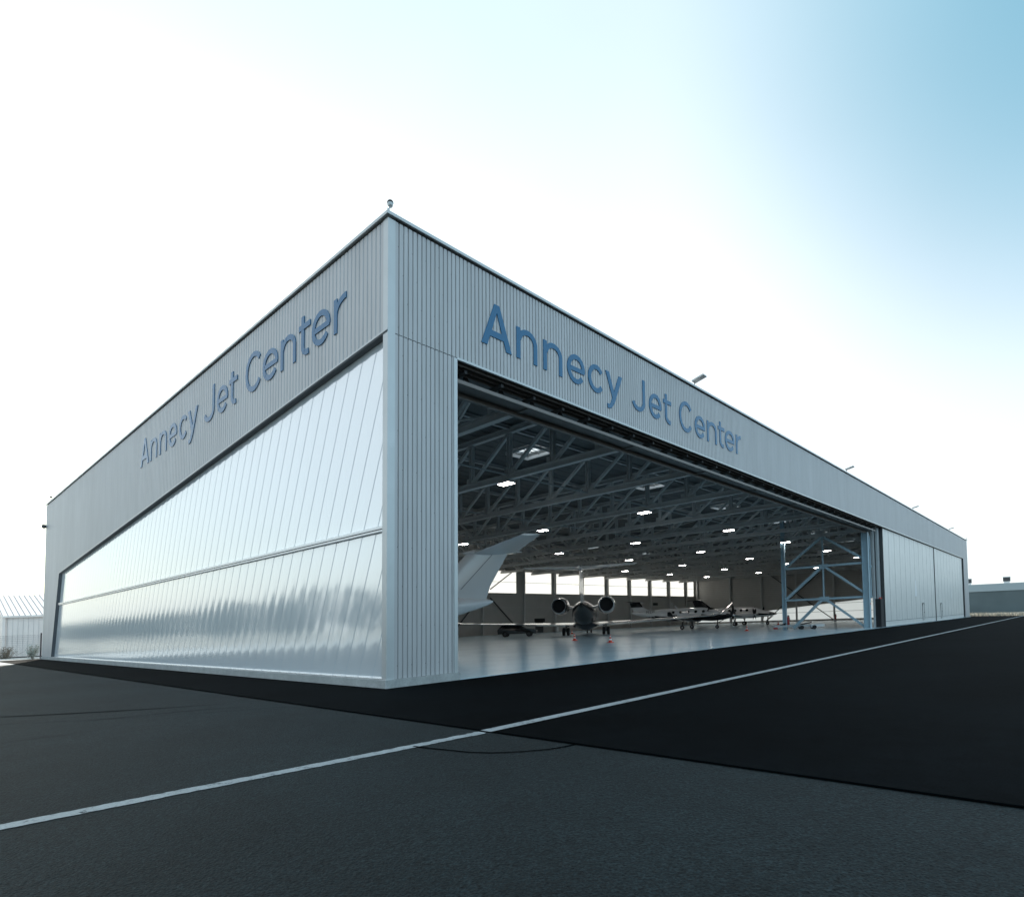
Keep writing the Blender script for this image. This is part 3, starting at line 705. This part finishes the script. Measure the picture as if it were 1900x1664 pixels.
# ------------------------------------------------------------------ aircraft
def loft(b, secs, n=24, split=None):
    """secs: (y, zc, rx, rz); split(y,z) True -> second material"""
    rings = [[(rx * math.cos(2 * math.pi * i / n), y, zc + rz * math.sin(2 * math.pi * i / n)) for i in range(n)] for (y, zc, rx, rz) in secs]
    k0 = len(b.f); b.ring(rings)
    if split:
        for fi in range(k0, len(b.f)):
            f = b.f[fi]; y = sum(b.v[i][1] for i in f) / len(f); z = sum(b.v[i][2] for i in f) / len(f)
            b.m[fi] = 1 if split(y, z) else 0
def smooth_secs(secs, m=4):
    out_ = []
    for i in range(len(secs) - 1):
        p0 = secs[max(i - 1, 0)]; p1 = secs[i]; p2 = secs[i + 1]; p3 = secs[min(i + 2, len(secs) - 1)]
        for j in range(m):
            t = j / m
            q = []
            for k in range(len(p1)):
                if k == 0: q.append(p1[0] + (p2[0] - p1[0]) * t); continue
                m1 = (p2[k] - p0[k]) / max(abs(p2[0] - p0[0]), 1e-6) * abs(p2[0] - p1[0]); m2 = (p3[k] - p1[k]) / max(abs(p3[0] - p1[0]), 1e-6) * abs(p2[0] - p1[0])
                q.append((2 * t ** 3 - 3 * t ** 2 + 1) * p1[k] + (t ** 3 - 2 * t ** 2 + t) * m1 + (-2 * t ** 3 + 3 * t ** 2) * p2[k] + (t ** 3 - t ** 2) * m2)
            out_.append((q[0], q[1], max(q[2], .02), max(q[3], .02)))
    out_.append(secs[-1]); return out_
AF = [(0, 0), (.02, .35), (.08, .68), (.22, .97), (.38, 1.0), (.6, .78), (.82, .38), (1, .04)]
def foil(b, st, vertical=False):
    """st: list of (x, yLE, z, chord, thickness); airfoil trails towards -y"""
    rings = []
    for (x, y, z, c, t) in st:
        pr = [(y - c * f, t / 2 * h) for f, h in AF] + [(y - c * f, -t / 2 * h) for f, h in reversed(AF[1:])]
        rings.append([(x + q, yy, z) if vertical else (x, yy, z + q) for yy, q in pr])
    b.ring(rings)
def wheel_set(parent, rot, x, y, r, w, twin, top, name='landing_gear'):
    g = MB(); g.bar((x, y, r), (x, y + .1, top), .14); g.bar((x, y, r + .5), (x + (.9 if x < 0 else -.9) * (1 if x else 0), y + (.0 if x else .9), top), .08)
    g.cyl((x - .3, y, r), (x + .3, y, r), .05, n=8)
    gear = g.build(name, 'darksteel', parent, rot=rot)
    for dx in ((-.26, .26) if twin else (0,)):
        q = MB(); n = 20; xs = x + dx
        rings = [[(xs + o, y + rr * math.cos(2 * math.pi * i / n), r + rr * math.sin(2 * math.pi * i / n)) for i in range(n)] for o, rr in ((-w / 2, r * .55), (-w / 2, r * .86), (-w * .3, r), (w * .3, r), (w / 2, r * .86), (w / 2, r * .55))]
        q.ring(rings); wl_ = q.build('wheel', 'tyre', gear, rot=rot, smooth=True)
        q = MB(); q.cyl((xs - w / 2 - .01, y, r), (xs + w / 2 + .01, y, r), r * .42, n=14); q.build('rim', 'alu', wl_, rot=rot)

def bizjet(base, rot, label, body='jet_white', tail=None, dark=None, noseL=1.0, stab_dz=0.0, engines=True, extra=0.0):
    t = thing('business_jet', base, label, 'jet'); TM = tail or body
    S = [(15.2 * noseL, 1.75, .05, .05), (14.6 * noseL, 1.82, .42, .38), (13.4 * noseL, 1.98, .82, .78), (11.8 * noseL, 2.18, 1.14, 1.12), (10.2 * noseL, 2.38, 1.32, 1.32), (8 * noseL, 2.40, 1.36, 1.36),
         (0, 2.40, 1.36, 1.36), (-4.5, 2.42, 1.34, 1.34), (-7.5, 2.60, 1.16, 1.14), (-9.6, 2.86, .86, .82), (-11.4, 3.08, .52, .48), (-12.6, 3.22, .26, .25), (-13.1, 3.28, .06, .06)]
    b = MB(); loft(b, smooth_secs(S), 28, dark); b.build('fuselage', body, t, rot=rot, smooth='all', mats=[body, 'jet_dark'])
    b = MB(); loft(b, smooth_secs([(5, 1.25, .4, .15), (3.2, 1.15, 1.35, .45), (-2, 1.15, 1.45, .5), (-5.2, 1.4, .9, .4), (-6.6, 1.7, .3, .15)]), 20); b.build('belly_fairing', 'jet_dark' if dark else body, t, rot=rot, smooth='all')
    for s_ in (-1, 1):
        b = MB(); foil(b, [(s_ * 1.0, 4.6, 1.22, 6.0, .62), (s_ * 4.5, 2.0, 1.36, 3.9, .42), (s_ * 9.5, -1.3, 1.58, 2.5, .26), (s_ * 13.8, -4.1, 1.80, 1.45, .15), (s_ * 14.2, -4.5, 1.90, 1.3, .11), (s_ * 14.7, -5.1, 2.30, 1.0, .07), (s_ * 15.4, -5.9, 3.05, .6, .05)])
        b.build('wing', body, t, rot=rot, smooth=True)
        b = MB(); foil(b, [(s_ * .0, -11.6 - .0, 6.78, 3.2, .32), (s_ * 5.2, -14.4, 6.82 + stab_dz, 1.3, .12)]); b.build('stabilizer', TM, t, rot=rot, smooth=True)
        if engines:
            x = s_ * 2.45
            def circ(y, r, n=28, dz=0): return [(x + r * math.cos(2 * math.pi * i / n), y, 3.3 + r * math.sin(2 * math.pi * i / n) + dz) for i in range(n)]
            b = MB(); b.ring([circ(-4.3, .62), circ(-4.2, .70), circ(-4.4, .80), circ(-5.2, .93), circ(-6.6, .96), circ(-8.0, .86), circ(-9.3, .74), circ(-9.3, .71), circ(-8.6, .70)], cap=False)
            en = b.build('engine_nacelle', 'nacelle', t, rot=rot, smooth='all')
            b = MB(); b.ring([circ(-8.7, .695), circ(-8.2, .68)], cap=False); b.poly(circ(-8.2, .68)); b.build('exhaust', 'dark', en, rot=rot)
            b = MB(); b.poly(circ(-4.7, .66)); b.ring([circ(-4.31, .62), circ(-4.7, .66)], cap=False); b.build('fan', 'darksteel', en, rot=rot)
            b = MB(); foil(b, [(s_ * .85, -5.0, 3.05, 3.4, .3), (s_ * 1.7, -5.2, 3.25, 3.0, .28)]); b.build('pylon', body, t, rot=rot)
    b = MB(); foil(b, [(0, -6.2, 3.45, 6.4, .4), (0, -8.9, 4.4, 4.0, .38), (0, -11.2, 6.75, 3.0, .3)], True); f = b.build('tail_fin', TM, t, rot=rot, smooth=True)
    b = MB()
    for s_ in (-1, 1): b.quad((s_ * .19, -10.75, 4.2), (s_ * .19, -10.80, 4.2), (s_ * .13, -13.11, 6.7), (s_ * .13, -13.06, 6.7))
    b.build('rudder_line', 'seam', f, rot=rot)
    b = MB(); loft(b, smooth_secs([(-10.9, 6.8, .05, .05), (-11.6, 6.85, .22, .2), (-13.5, 6.85, .2, .18), (-15.2, 6.83, .04, .04)]), 14); b.build('tail_bullet', TM, t, rot=rot, smooth='all')
    for s_ in (-1, 1):
        for k in range(8):
            b = MB(); y = 7.6 * noseL - k * 1.35; n = 14
            ang = math.radians(22)
            pts_ = [(s_ * (1.36 * math.cos(ang + .13 * math.sin(q * 2 * math.pi / n)) + .012), y + .28 * math.cos(q * 2 * math.pi / n), 2.4 + 1.36 * math.sin(ang + .13 * math.sin(q * 2 * math.pi / n))) for q in range(n)]
            b.poly(pts_); b.build('window', 'glass_dark', t, rot=rot)
    b = MB()
    for s_ in (-1, 1): b.poly([(s_ * .15, 12.75 * noseL, 2.86), (s_ * .75, 12.5 * noseL, 2.72), (s_ * .98, 11.5 * noseL, 2.98), (s_ * .2, 11.95 * noseL, 3.28)])
    b.build('windscreen', 'glass_dark', t, rot=rot)
    wheel_set(t, rot, -2.35, 0, .46, .34, True, 1.35); wheel_set(t, rot, 2.35, 0, .46, .34, True, 1.35)
    wheel_set(t, rot, 0, 11.6 * noseL, .32, .2, True, 1.3, 'nose_gear')
    return t
ang = math.radians(34.3); rot_main = (math.cos(ang), math.sin(ang))
main_jet = bizjet((47.6, 28.35, .02), rot_main, 'T-tailed business jet seen from behind in mid hangar, two round engine exhausts', 'jet_white', dark=lambda y, z: y < 1.0 and z < 3.45)  # dark: backlit shade of the rear fuselage put into its colour
ang = math.radians(141); rot_left = (math.cos(ang), math.sin(ang))
h = rot_left; base_l = (19.9 + h[0] * 12.2, 17.2 + h[1] * 12.2, .02)
left_jet = bizjet(base_l, rot_left, 'pale grey business jet mostly hidden by the front pier, only tail showing', 'jet_white', noseL=.62, stab_dz=.5, engines=True)

def blade_set(parent, rot, x, y, z, r, n, a0):
    hub = MB(); hub.ring([[(x + q * math.cos(2 * math.pi * i / 12), yy, z + q * math.sin(2 * math.pi * i / 12)) for i in range(12)] for yy, q in ((y - .25, .2), (y, .2), (y + .22, .13), (y + .38, .02))])
    hb = hub.build('propeller', 'alu', parent, rot=rot, smooth='all')
    for k in range(n):
        a = a0 + 2 * math.pi * k / n; d = (math.cos(a), math.sin(a)); nrm = (-d[1], d[0])
        b = MB(); rg = []
        for rr, wd, tw in ((.15, .09, .9), (.45, .17, .8), (.8, .19, .55), (r * .92, .15, .3), (r, .06, .25)):
            cx, cz = x + d[0] * rr, z + d[1] * rr
            q = []
            for sx, sy in ((-1, -.12), (0, -.25), (1, -.12), (1, .12), (0, .25), (-1, .12)):
                ox = sx * wd * math.cos(tw) ; oy = sx * wd * math.sin(tw) + sy * .12
                q.append((cx + nrm[0] * ox, y + oy, cz + nrm[1] * ox))
            rg.append(q)
        b.ring(rg); b.build('blade', 'dark', hb, rot=rot)

def single_prop(base, rot, label):
    t = thing('turboprop_plane', base, label, 'turboprop plane')
    S = [(5.9, 1.75, .22, .22), (5.5, 1.75, .42, .42), (4.4, 1.75, .55, .62), (3.2, 1.85, .72, .80), (2.0, 2.05, .80, .92), (-2.5, 2.05, .80, .92), (-4.2, 2.15, .66, .75), (-6.2, 2.35, .38, .42), (-8.0, 2.5, .16, .2), (-8.4, 2.52, .04, .05)]
    b = MB(); loft(b, smooth_secs(S), 24, lambda y, z: z < 1.93); b.build('fuselage', 'jet_white', t, rot=rot, smooth='all', mats=['jet_white', 'jet_dark'])
    for s_ in (-1, 1):
        b = MB(); foil(b, [(s_ * .5, 1.6, 1.12, 2.2, .32), (s_ * 7.4, .9, 1.72, 1.1, .16), (s_ * 8.0, .5, 1.95, .8, .08), (s_ * 8.15, .2, 2.4, .4, .05)]); b.build('wing', 'jet_dark', t, rot=rot, smooth=True)
        b = MB(); foil(b, [(0, -7.0, 4.12, 1.5, .16), (s_ * 2.6, -7.35, 4.12, .9, .09)]); b.build('stabilizer', 'jet_dark', t, rot=rot, smooth=True)
        for k in range(5):
            b = MB(); y = 2.3 - k * 1.05; b.poly([(s_ * (.80 * math.cos(.40 + .22 * math.sin(q * .5236)) + .03), y + .21 * math.cos(q * .5236), 2.05 + .92 * math.sin(.40 + .22 * math.sin(q * .5236))) for q in range(12)]); b.build('window', 'glass_dark', t, rot=rot)
        b = MB(); b.poly([(s_ * .12, 3.72, 2.42), (s_ * .55, 3.55, 2.28), (s_ * .70, 2.75, 2.42), (s_ * .16, 2.85, 2.87)]); b.build('windscreen', 'glass_dark', t, rot=rot)
    b = MB(); k0 = 0
    foil(b, [(0, -4.9, 2.4, 3.2, .16), (0, -6.0, 3.0, 2.2, .16), (0, -6.6, 3.35, 1.85, .15)], True); b.build('tail_fin', 'jet_white', t, rot=rot, smooth=True)
    b = MB(); foil(b, [(0, -6.61, 3.352, 1.84, .15), (0, -7.1, 4.08, 1.6, .14)], True); b.build('tail_fin_tip', 'jet_dark', t, rot=rot, smooth=True)
    b = MB(); b.bar((0, -1.5, 2.96), (0, -1.9, 3.3), .05, .18); b.build('antenna', 'jet_white', t, rot=rot)
    cu = bpy.data.curves.new('registration', 'FONT'); cu.body = 'M-SYE'; cu.size = .5; cu.align_x = 'CENTER'; cu.extrude = .004
    blade_set(t, rot, 0, 6.0, 1.75, 1.33, 5, .35)
    wheel_set(t, rot, -2.2, -.2, .3, .2, False, 1.15); wheel_set(t, rot, 2.2, -.2, .3, .2, False, 1.15); wheel_set(t, rot, 0, 3.9, .25, .18, False, 1.2, 'nose_gear')
    # registration letters on the rear fuselage (left side faces the camera)
    me_o = bpy.data.objects.new('registration', cu); sc.collection.objects.link(me_o)
    dg = bpy.context.evaluated_depsgraph_get(); me = bpy.data.meshes.new_from_object(me_o.evaluated_get(dg)); bpy.data.objects.remove(me_o)
    for s_ in (1,):
        b = MB(); b.v = [(s_ * (.47 - .02 * q.co.y + .0) + .03 , -5.3 + q.co.x * s_ * -1 * -1, 2.42 + q.co.y) for q in me.vertices]; b.f = [tuple(p.vertices) for p in me.polygons]; b.m = [0] * len(b.f)
        b.build('registration', 'jet_dark', t, rot=rot)
    return t
def twin_prop(base, rot, label):
    t = thing('twin_turboprop_plane', base, label, 'turboprop plane')
    S = [(6.1, 1.75, .04, .04), (5.7, 1.76, .22, .2), (4.8, 1.82, .46, .44), (3.6, 1.92, .62, .62), (2.6, 2.12, .72, .82), (1.6, 2.18, .74, .88), (-2.6, 2.18, .74, .86), (-4.6, 2.28, .56, .62), (-6.6, 2.55, .26, .3), (-7.6, 2.75, .06, .1)]
    b = MB(); loft(b, smooth_secs(S), 24, lambda y, z: 1.62 < z < 1.86); b.build('fuselage', 'jet_white', t, rot=rot, smooth='all', mats=['jet_white', 'jet_dark'])
    for s_ in (-1, 1):
        b = MB(); foil(b, [(s_ * .5, 1.7, 1.42, 2.6, .4), (s_ * 2.6, 1.6, 1.5, 2.3, .34), (s_ * 8.0, .9, 2.05, 1.2, .16)]); b.build('wing', 'jet_white', t, rot=rot, smooth=True)
        b = MB(); foil(b, [(0, -6.2, 4.45, 1.5, .16), (s_ * 2.8, -7.0, 4.45, .9, .09)]); b.build('stabilizer', 'jet_dark', t, rot=rot, smooth=True)
        x = s_ * 2.6
        b = MB(); b.ring([[(x + rx * math.cos(2 * math.pi * i / 16), y, zc + rz * math.sin(2 * math.pi * i / 16)) for i in range(16)] for (y, zc, rx, rz) in ((3.1, 1.75, .22, .24), (2.9, 1.72, .38, .42), (1.6, 1.65, .44, .5), (-.4, 1.6, .4, .42), (-1.8, 1.6, .12, .14))])
        en = b.build('engine_nacelle', 'jet_white', t, rot=rot, smooth='all')
        blade_set(en, rot, x, 3.3, 1.75, 1.25, 4, .5 + .3 * s_)
        wheel_set(t, rot, x, .2, .32, .2, True, 1.4)
        for k in range(4):
            b = MB(); y = 1.6 - k * .95; b.poly([(s_ * (.74 * math.cos(.38 + .26 * math.sin(q * .5236)) + .03), y + .24 * math.cos(q * .5236), 2.18 + .86 * math.sin(.38 + .26 * math.sin(q * .5236))) for q in range(12)]); b.build('window', 'glass_dark', t, rot=rot)
        b = MB(); b.poly([(s_ * .08, 3.42, 2.56), (s_ * .5, 3.2, 2.46), (s_ * .68, 2.3, 2.55), (s_ * .12, 2.6, 2.98)]); b.build('windscreen', 'glass_dark', t, rot=rot)
    b = MB(); foil(b, [(0, -3.6, 2.9, 3.9, .16), (0, -4.7, 3.25, 2.7, .16), (0, -6.1, 4.4, 1.7, .14)], True); b.build('tail_fin', 'jet_dark', t, rot=rot, smooth=True)
    wheel_set(t, rot, 0, 4.6, .26, .18, False, 1.4, 'nose_gear')
    return t
a_ = math.radians(-80); single_prop((67.8, 25.6, .02), (math.cos(a_), math.sin(a_)), 'single-engine turboprop, white above and black below, with a black T-tail')
a_ = math.radians(-84); twin_prop((89.0, 27.4, .02), (math.cos(a_), math.sin(a_)), 'white twin turboprop with black swept fin and striped side, nose toward the right')

# ------------------------------------------------------------------ car behind the main jet
car = thing('parked_car', (45.0, 37.0, .02), 'black estate car parked beneath the left wing of the rear-facing jet', 'car')
ca = math.radians(-54); rc = (math.cos(ca), math.sin(ca))
b = MB()
prof = [(-2.35, .35), (-2.4, .8), (-2.3, 1.02), (-1.9, 1.42), (-1.2, 1.5), (.3, 1.48), (1.0, 1.05), (2.1, .88), (2.4, .7), (2.42, .35)]
def side_ring(sx, k=1): return [(sx * (1 if z < 1.06 else .84), y, z) for y, z in prof]
b.ring([side_ring(-.88), side_ring(-.92), side_ring(.92), side_ring(.88)]); b.build('body', 'car_black', car, rot=rc)
for s_ in (-1, 1):
    b = MB(); b.poly([(s_ * .925, -1.85, 1.04), (s_ * .925, .85, 1.04), (s_ * .80, .25, 1.42), (s_ * .80, -1.6, 1.42)]); b.build('side_window', 'glass_dark', car, rot=rc)
b = MB(); b.poly([(-.75, 1.02, 1.08), (.75, 1.02, 1.08), (.68, .36, 1.46), (-.68, .36, 1.46)]); b.build('windscreen', 'glass_dark', car, rot=rc)
for s_ in (-1, 1):
    for y in (-1.45, 1.5):
        b = MB(); b.cyl((s_ * .78, y, .33), (s_ * .95, y, .33), .33, n=18); w = b.build('wheel', 'tyre', car, rot=rc)
        b = MB(); b.cyl((s_ * .95, y, .33), (s_ * .96, y, .33), .2, n=12); b.build('rim', 'darksteel', w, rot=rc)
    b = MB(); b.box(s_ * .5 - .18, s_ * .5 + .18, 2.4, 2.43, .62, .76); b.build('headlight', 'white', car, rot=rc)
    b = MB(); b.box(s_ * .6 - .16, s_ * .6 + .16, -2.42, -2.39, .8, .95); b.build('tail_light', 'ext_red', car, rot=rc)

# ------------------------------------------------------------------ cones
c0 = thing('traffic_cone', (31.4, 17.6, .02), 'x', 'traffic cone', 'red and white cones on the hangar floor')
b = MB(); b.box(-.19, .19, -.19, .19, 0, .04); b.build('base', 'cone_red', c0)
b = MB()
zz = [.04, .18, .19, .30, .31, .41, .42, .50, .56]; rr = lambda z: .145 - .22 * (z - .04)
for i in range(len(zz) - 1):
    b.cur = 1 if i in (2, 6) else 0
    b.ring([[(rr(z) * math.cos(t * .3927), rr(z) * math.sin(t * .3927), z) for t in range(16)] for z in (zz[i], zz[i + 1])], cap=(i == 7))
b.build('cone_body', 'cone_red', c0, mats=['cone_red', 'white'])
c0['label'] = 'red and white cone below the tail of the rear-facing jet, left of its nearest twin'
for p, s_ in (((27.14, 11.04, .02), 'red and white cone nearest the opening, right of the jet tail'), ((53.2, 34.8, .02), 'red and white cone behind the jet main wheel'),
              ((53.6, 11.7, .02), 'red and white cone in front of the black and white turboprops'), ((86.8, 20.2, .02), 'red and white cone just left of the rear tower column')): copy_thing(c0, p, s_)

# ------------------------------------------------------------------ tow bar trolley, extinguishers, bin
tt = thing('aircraft_tow_trolley', (56.9, 7.7, .02), 'low pale aircraft tow trolley lying at the foot of the braced tower', 'tow trolley')
a_ = math.radians(-63); rt = (math.cos(a_), math.sin(a_))
b = MB(); b.box(-.2, .2, -2.3, 1.3, .25, .46); b.build('drawbar', 'steel_pale', tt, rot=rt)
b = MB(); b.box(-.4, .4, 1.3, 1.9, .15, .48); b.box(-.25, .25, 1.9, 2.6, .2, .5); b.build('hitch_head', 'white', tt, rot=rt)
b = MB(); b.box(-.25, .25, -2.3, -1.9, .05, .25); b.build('foot', 'ext_red', tt, rot=rt)
for y in (.4, 1.6):
    for s_ in (-1, 1):
        b = MB(); b.cyl((s_ * .40, y, .2), (s_ * .56, y, .2), .2, n=14); b.build('wheel', 'tyre', tt, rot=rt)
b = MB(); b.bar((0, -1.6, .42), (0, -1.0, .62), .2); b.bar((.1, .2, .45), (.1, 1.4, .7), .12); b.build('lever', 'dark', tt, rot=rt)
e0 = thing('fire_extinguisher', (56.7, 8.5, .5), 'dark fire extinguisher hung on the rear column of the braced tower', 'extinguisher', 'wall-hung fire extinguishers')
b = MB(); b.ring([[(r * math.cos(t * .5236), r * math.sin(t * .5236), z) for t in range(12)] for r, z in ((.12, 0), (.13, .05), (.13, .75), (.09, .86), (.04, .9))]); b.build('cylinder', 'ext_red', e0, smooth='all')
b = MB(); b.box(-.05, .05, -.1, .06, .9, 1.02); b.bar((0, -.1, .95), (.1, -.16, .4), .03); b.build('nozzle', 'dark', e0)
copy_thing(e0, (L - 1.0, 21.3, .3), 'small red extinguisher on the side wall column, seen through the braced tower')
bn = thing('floor_stand', (69.0, 50.2, .02), 'small white stand with dark top on the floor by the back wall', 'stand')
b = MB(); b.box(-.2, .2, -.15, .15, 0, 1.1); b.build('panel', 'white', bn); b = MB(); b.box(-.24, .24, -.18, .18, 1.1, 1.25); b.build('cap', 'dark', bn)

# ------------------------------------------------------------------ left background
sh = thing('storage_shed', (0, 0, 0), 'pale sheet-metal shed with sunlit ribbed gable roof behind the mesh fence', 'shed')
X = lambda d, k: (-1.0 + .688 * (d - k) + .725 * k, 68.3 - .725 * (d - k) + .688 * k)      # d: to the right in view, k: away from it
def Q(d, k, z): p = X(d, k); return (p[0], p[1], z)
b = MB(); b.hexa([Q(0, 0, -.4), Q(24, 0, -.4), Q(24, 16, -.4), Q(0, 16, -.4), Q(0, 0, 4.3), Q(24, 0, 4.3), Q(24, 16, 4.3), Q(0, 16, 4.3)])
b.cur = 1
for i in range(1, 24): b.hexa([Q(i * .55, -.02, -.4), Q(i * .55 + .015, -.02, -.4), Q(i * .55 + .015, 0, -.4), Q(i * .55, 0, -.4), Q(i * .55, -.02, 4.1), Q(i * .55 + .015, -.02, 4.1), Q(i * .55 + .015, 0, 4.1), Q(i * .55, 0, 4.1)])
b.cur = 0; b.poly([Q(0, 0, 4.3), Q(0, 16, 4.3), Q(0, 8, 7.0)]); b.poly([Q(24, 0, 4.3), Q(24, 16, 4.3), Q(24, 8, 7.0)])
b.build('wall', 'shed', sh, mats=['shed', 'steel_pale'])
b = MB(); b.quad(Q(-.1, -.15, 4.28), Q(24, -.15, 4.28), Q(24, 8, 7.05), Q(-.1, 8, 7.05)); b.quad(Q(-.1, 16.15, 4.28), Q(24, 16.15, 4.28), Q(24, 8, 7.05), Q(-.1, 8, 7.05))
b.cur = 1
for i in range(0, 40):
    d = -.05 + i * .6; b.hexa([Q(d, -.15, 4.29), Q(d + .07, -.15, 4.29), Q(d + .07, 8, 7.06), Q(d, 8, 7.06), Q(d, -.15, 4.36), Q(d + .07, -.15, 4.36), Q(d + .07, 8, 7.12), Q(d, 8, 7.12)])
b.build('roof', 'shed_roof', sh, mats=['shed_roof', 'shed_seam'])
b = MB(); b.hexa([Q(-.05, -.32, 4.1), Q(14, -.32, 4.1), Q(14, -.17, 4.1), Q(-.05, -.17, 4.1), Q(-.05, -.32, 4.3), Q(14, -.32, 4.3), Q(14, -.17, 4.3), Q(-.05, -.17, 4.3)]); b.build('gutter', 'shed', sh)
b = MB(); b.bar(Q(.35, -.12, -.2), Q(.30, -.12, 4.1), .09); b.build('downpipe', 'shed', sh)
# fence
fn = thing('mesh_fence', (.1, 53.2, 0), 'dark wire mesh fence with a dark post beside the hangar corner', 'fence')
d2 = (-.688, .725)
b = MB()
for k in range(61):
    s_ = .12 * k; b.box(d2[0] * s_ - .004, d2[0] * s_ + .004, d2[1] * s_ - .004, d2[1] * s_ + .004, .03, 2.15)
for z in [.1 + .17 * i for i in range(13)]: b.bar((0, 0, z), (d2[0] * 7.2, d2[1] * 7.2, z), .008)
b.build('wire_mesh', 'post', fn)
for s_ in (0, 6.6):
    b = MB(); b.box(d2[0] * s_ - .05, d2[0] * s_ + .05, d2[1] * s_ - .05, d2[1] * s_ + .05, 0, 2.3); b.build('post', 'post', fn)
def shrub(name, base, label, m, n, hgt, rad, leafy, seed, cat):
    r_ = random.Random(seed); t = thing(name, base, label, cat); b = MB()
    tips = []
    for i in range(n):
        a = r_.uniform(0, 6.28); s_ = r_.uniform(.2, 1) * rad; z = hgt * r_.uniform(.5, 1)
        tip = (math.cos(a) * s_, math.sin(a) * s_, z); tips.append(tip); b.bar((math.cos(a) * s_ * .1, math.sin(a) * s_ * .1, 0), tip, .016)
    b.build('stems', 'twig', t)
    b = MB()
    for i in range(leafy):
        q = r_.choice(tips); f = r_.uniform(.3, 1.05); c_ = Vector((q[0] * f + r_.gauss(0, .1), q[1] * f + r_.gauss(0, .1), max(.05, q[2] * f + r_.gauss(0, .1))))
        d = Vector((r_.gauss(0, 1), r_.gauss(0, 1), r_.gauss(0, 1))).normalized() * .07; e = d.orthogonal().normalized() * .045
        b.poly([tuple(c_ - d), tuple(c_ + e), tuple(c_ + d), tuple(c_ - e)])
    if leafy: b.build('leaves', m, t)
shrub('leafy_shrub', (-.35, 54.0, 0), 'small pale leafy shrub growing at the foot of the fence post', 'pale_leaf', 30, 1.25, .5, 500, 4, 'shrub')
shrub('bare_shrub', (-1.5, 60.5, -.1), 'low bare twiggy shrub behind the mesh fence', 'twig', 70, 1.3, 1.4, 160, 9, 'shrub')
# dark soil bed between fence and shed
b = MB(); b.box(-26, 12, 62.0, 64.4, -.2, .05); tag(b.build('soil_bed', 'tar'), kind='structure')

# ------------------------------------------------------------------ right background
cx = thing('far_building', (0, 0, 0), 'long low grey building with pale fascia far beyond the right corner', 'building')
def zg(x, Z, z):      # world ground spot (x,Z) -> site coordinates with height z
    p = Vector((x, Z, 0)) - C0; det = AU.x * AV.y - AV.x * AU.y
    return ((p.x * AV.y - AV.x * p.y) / det, (AU.x * p.y - AU.y * p.x) / det, z)
pa = [(115, 172), (190, 128)]
dirx = Vector((pa[1][0] - pa[0][0], pa[1][1] - pa[0][1])); nb = Vector((-dirx.y, dirx.x)).normalized() * 40
if nb.y < 0: nb = -nb
foot = [pa[0], pa[1], (pa[1][0] + nb.x, pa[1][1] + nb.y), (pa[0][0] + nb.x, pa[0][1] + nb.y)]
b = MB(); b.hexa([zg(*p, -1) for p in foot] + [zg(*p, 5.9) for p in foot]); b.build('wall', 'bldg_dark', cx)
b = MB(); ff = [(p[0] - (nb.x * .006 if i < 2 else 0), p[1] - (nb.y * .006 if i < 2 else 0)) for i, p in enumerate(foot)]; b.hexa([zg(*p, 5.9) for p in ff] + [zg(*p, 7.9) for p in ff]); b.build('fascia', 'bldg_pale', cx)
for t_ in (.16, .258):
    x_, y_ = pa[0][0] + dirx.x * t_ + nb.x * .1, pa[0][1] + dirx.y * t_ + nb.y * .1
    q = zg(x_, y_, 0); b = MB(); b.box(q[0] - .6, q[0] + .6, q[1] - .6, q[1] + .6, 7.9, 8.5); b.cur = 1; b.box(q[0] - .75, q[0] + .75, q[1] - .75, q[1] + .75, 8.5, 9.6); b.cur = 0; b.box(q[0] - .8, q[0] + .8, q[1] - .8, q[1] + .8, 9.6, 9.8)
    b.build('rooftop_vent', 'white', cx, mats=['white', 'darksteel'])
b = grass_spec; g_ = b.build('verge_grass', 'grass'); tag(g_, 'dry pale grass along the tarmac edge at the right', 'grass', kind='stuff')

# ------------------------------------------------------------------ wood across the field (mirrored in the glossy side wall)
r_ = random.Random(11); b = MB()
for i in range(95):
    v = -60 + i * 5.2 + r_.uniform(-2, 2); u = -46 - r_.uniform(0, 9) - (v > 150) * 6; hh = r_.uniform(7.5, 9.8)
    b.cyl((u, v, -.3), (u, v, hh * .5), .25, .12, n=6)
    for k in range(70):
        a = r_.uniform(0, 6.28); zz_ = r_.uniform(.18, 1); rad = 2.9 * math.sin(math.pi * min(1, zz_ * .9 + .08)) ** .6 * r_.uniform(.4, 1)
        c_ = Vector((u + math.cos(a) * rad, v + math.sin(a) * rad, hh * zz_)); s_ = r_.uniform(.5, 1.1)
        d = Vector((r_.gauss(0, 1), r_.gauss(0, 1), r_.gauss(0, 1))).normalized() * s_; e = d.orthogonal().normalized() * s_ * .8
        b.poly([tuple(c_ - d), tuple(c_ + e), tuple(c_ + d), tuple(c_ - e)])
tag(b.build('distant_wood', 'leaf'), 'dark belt of trees across the field, seen only mirrored in the side wall', 'trees', kind='stuff')
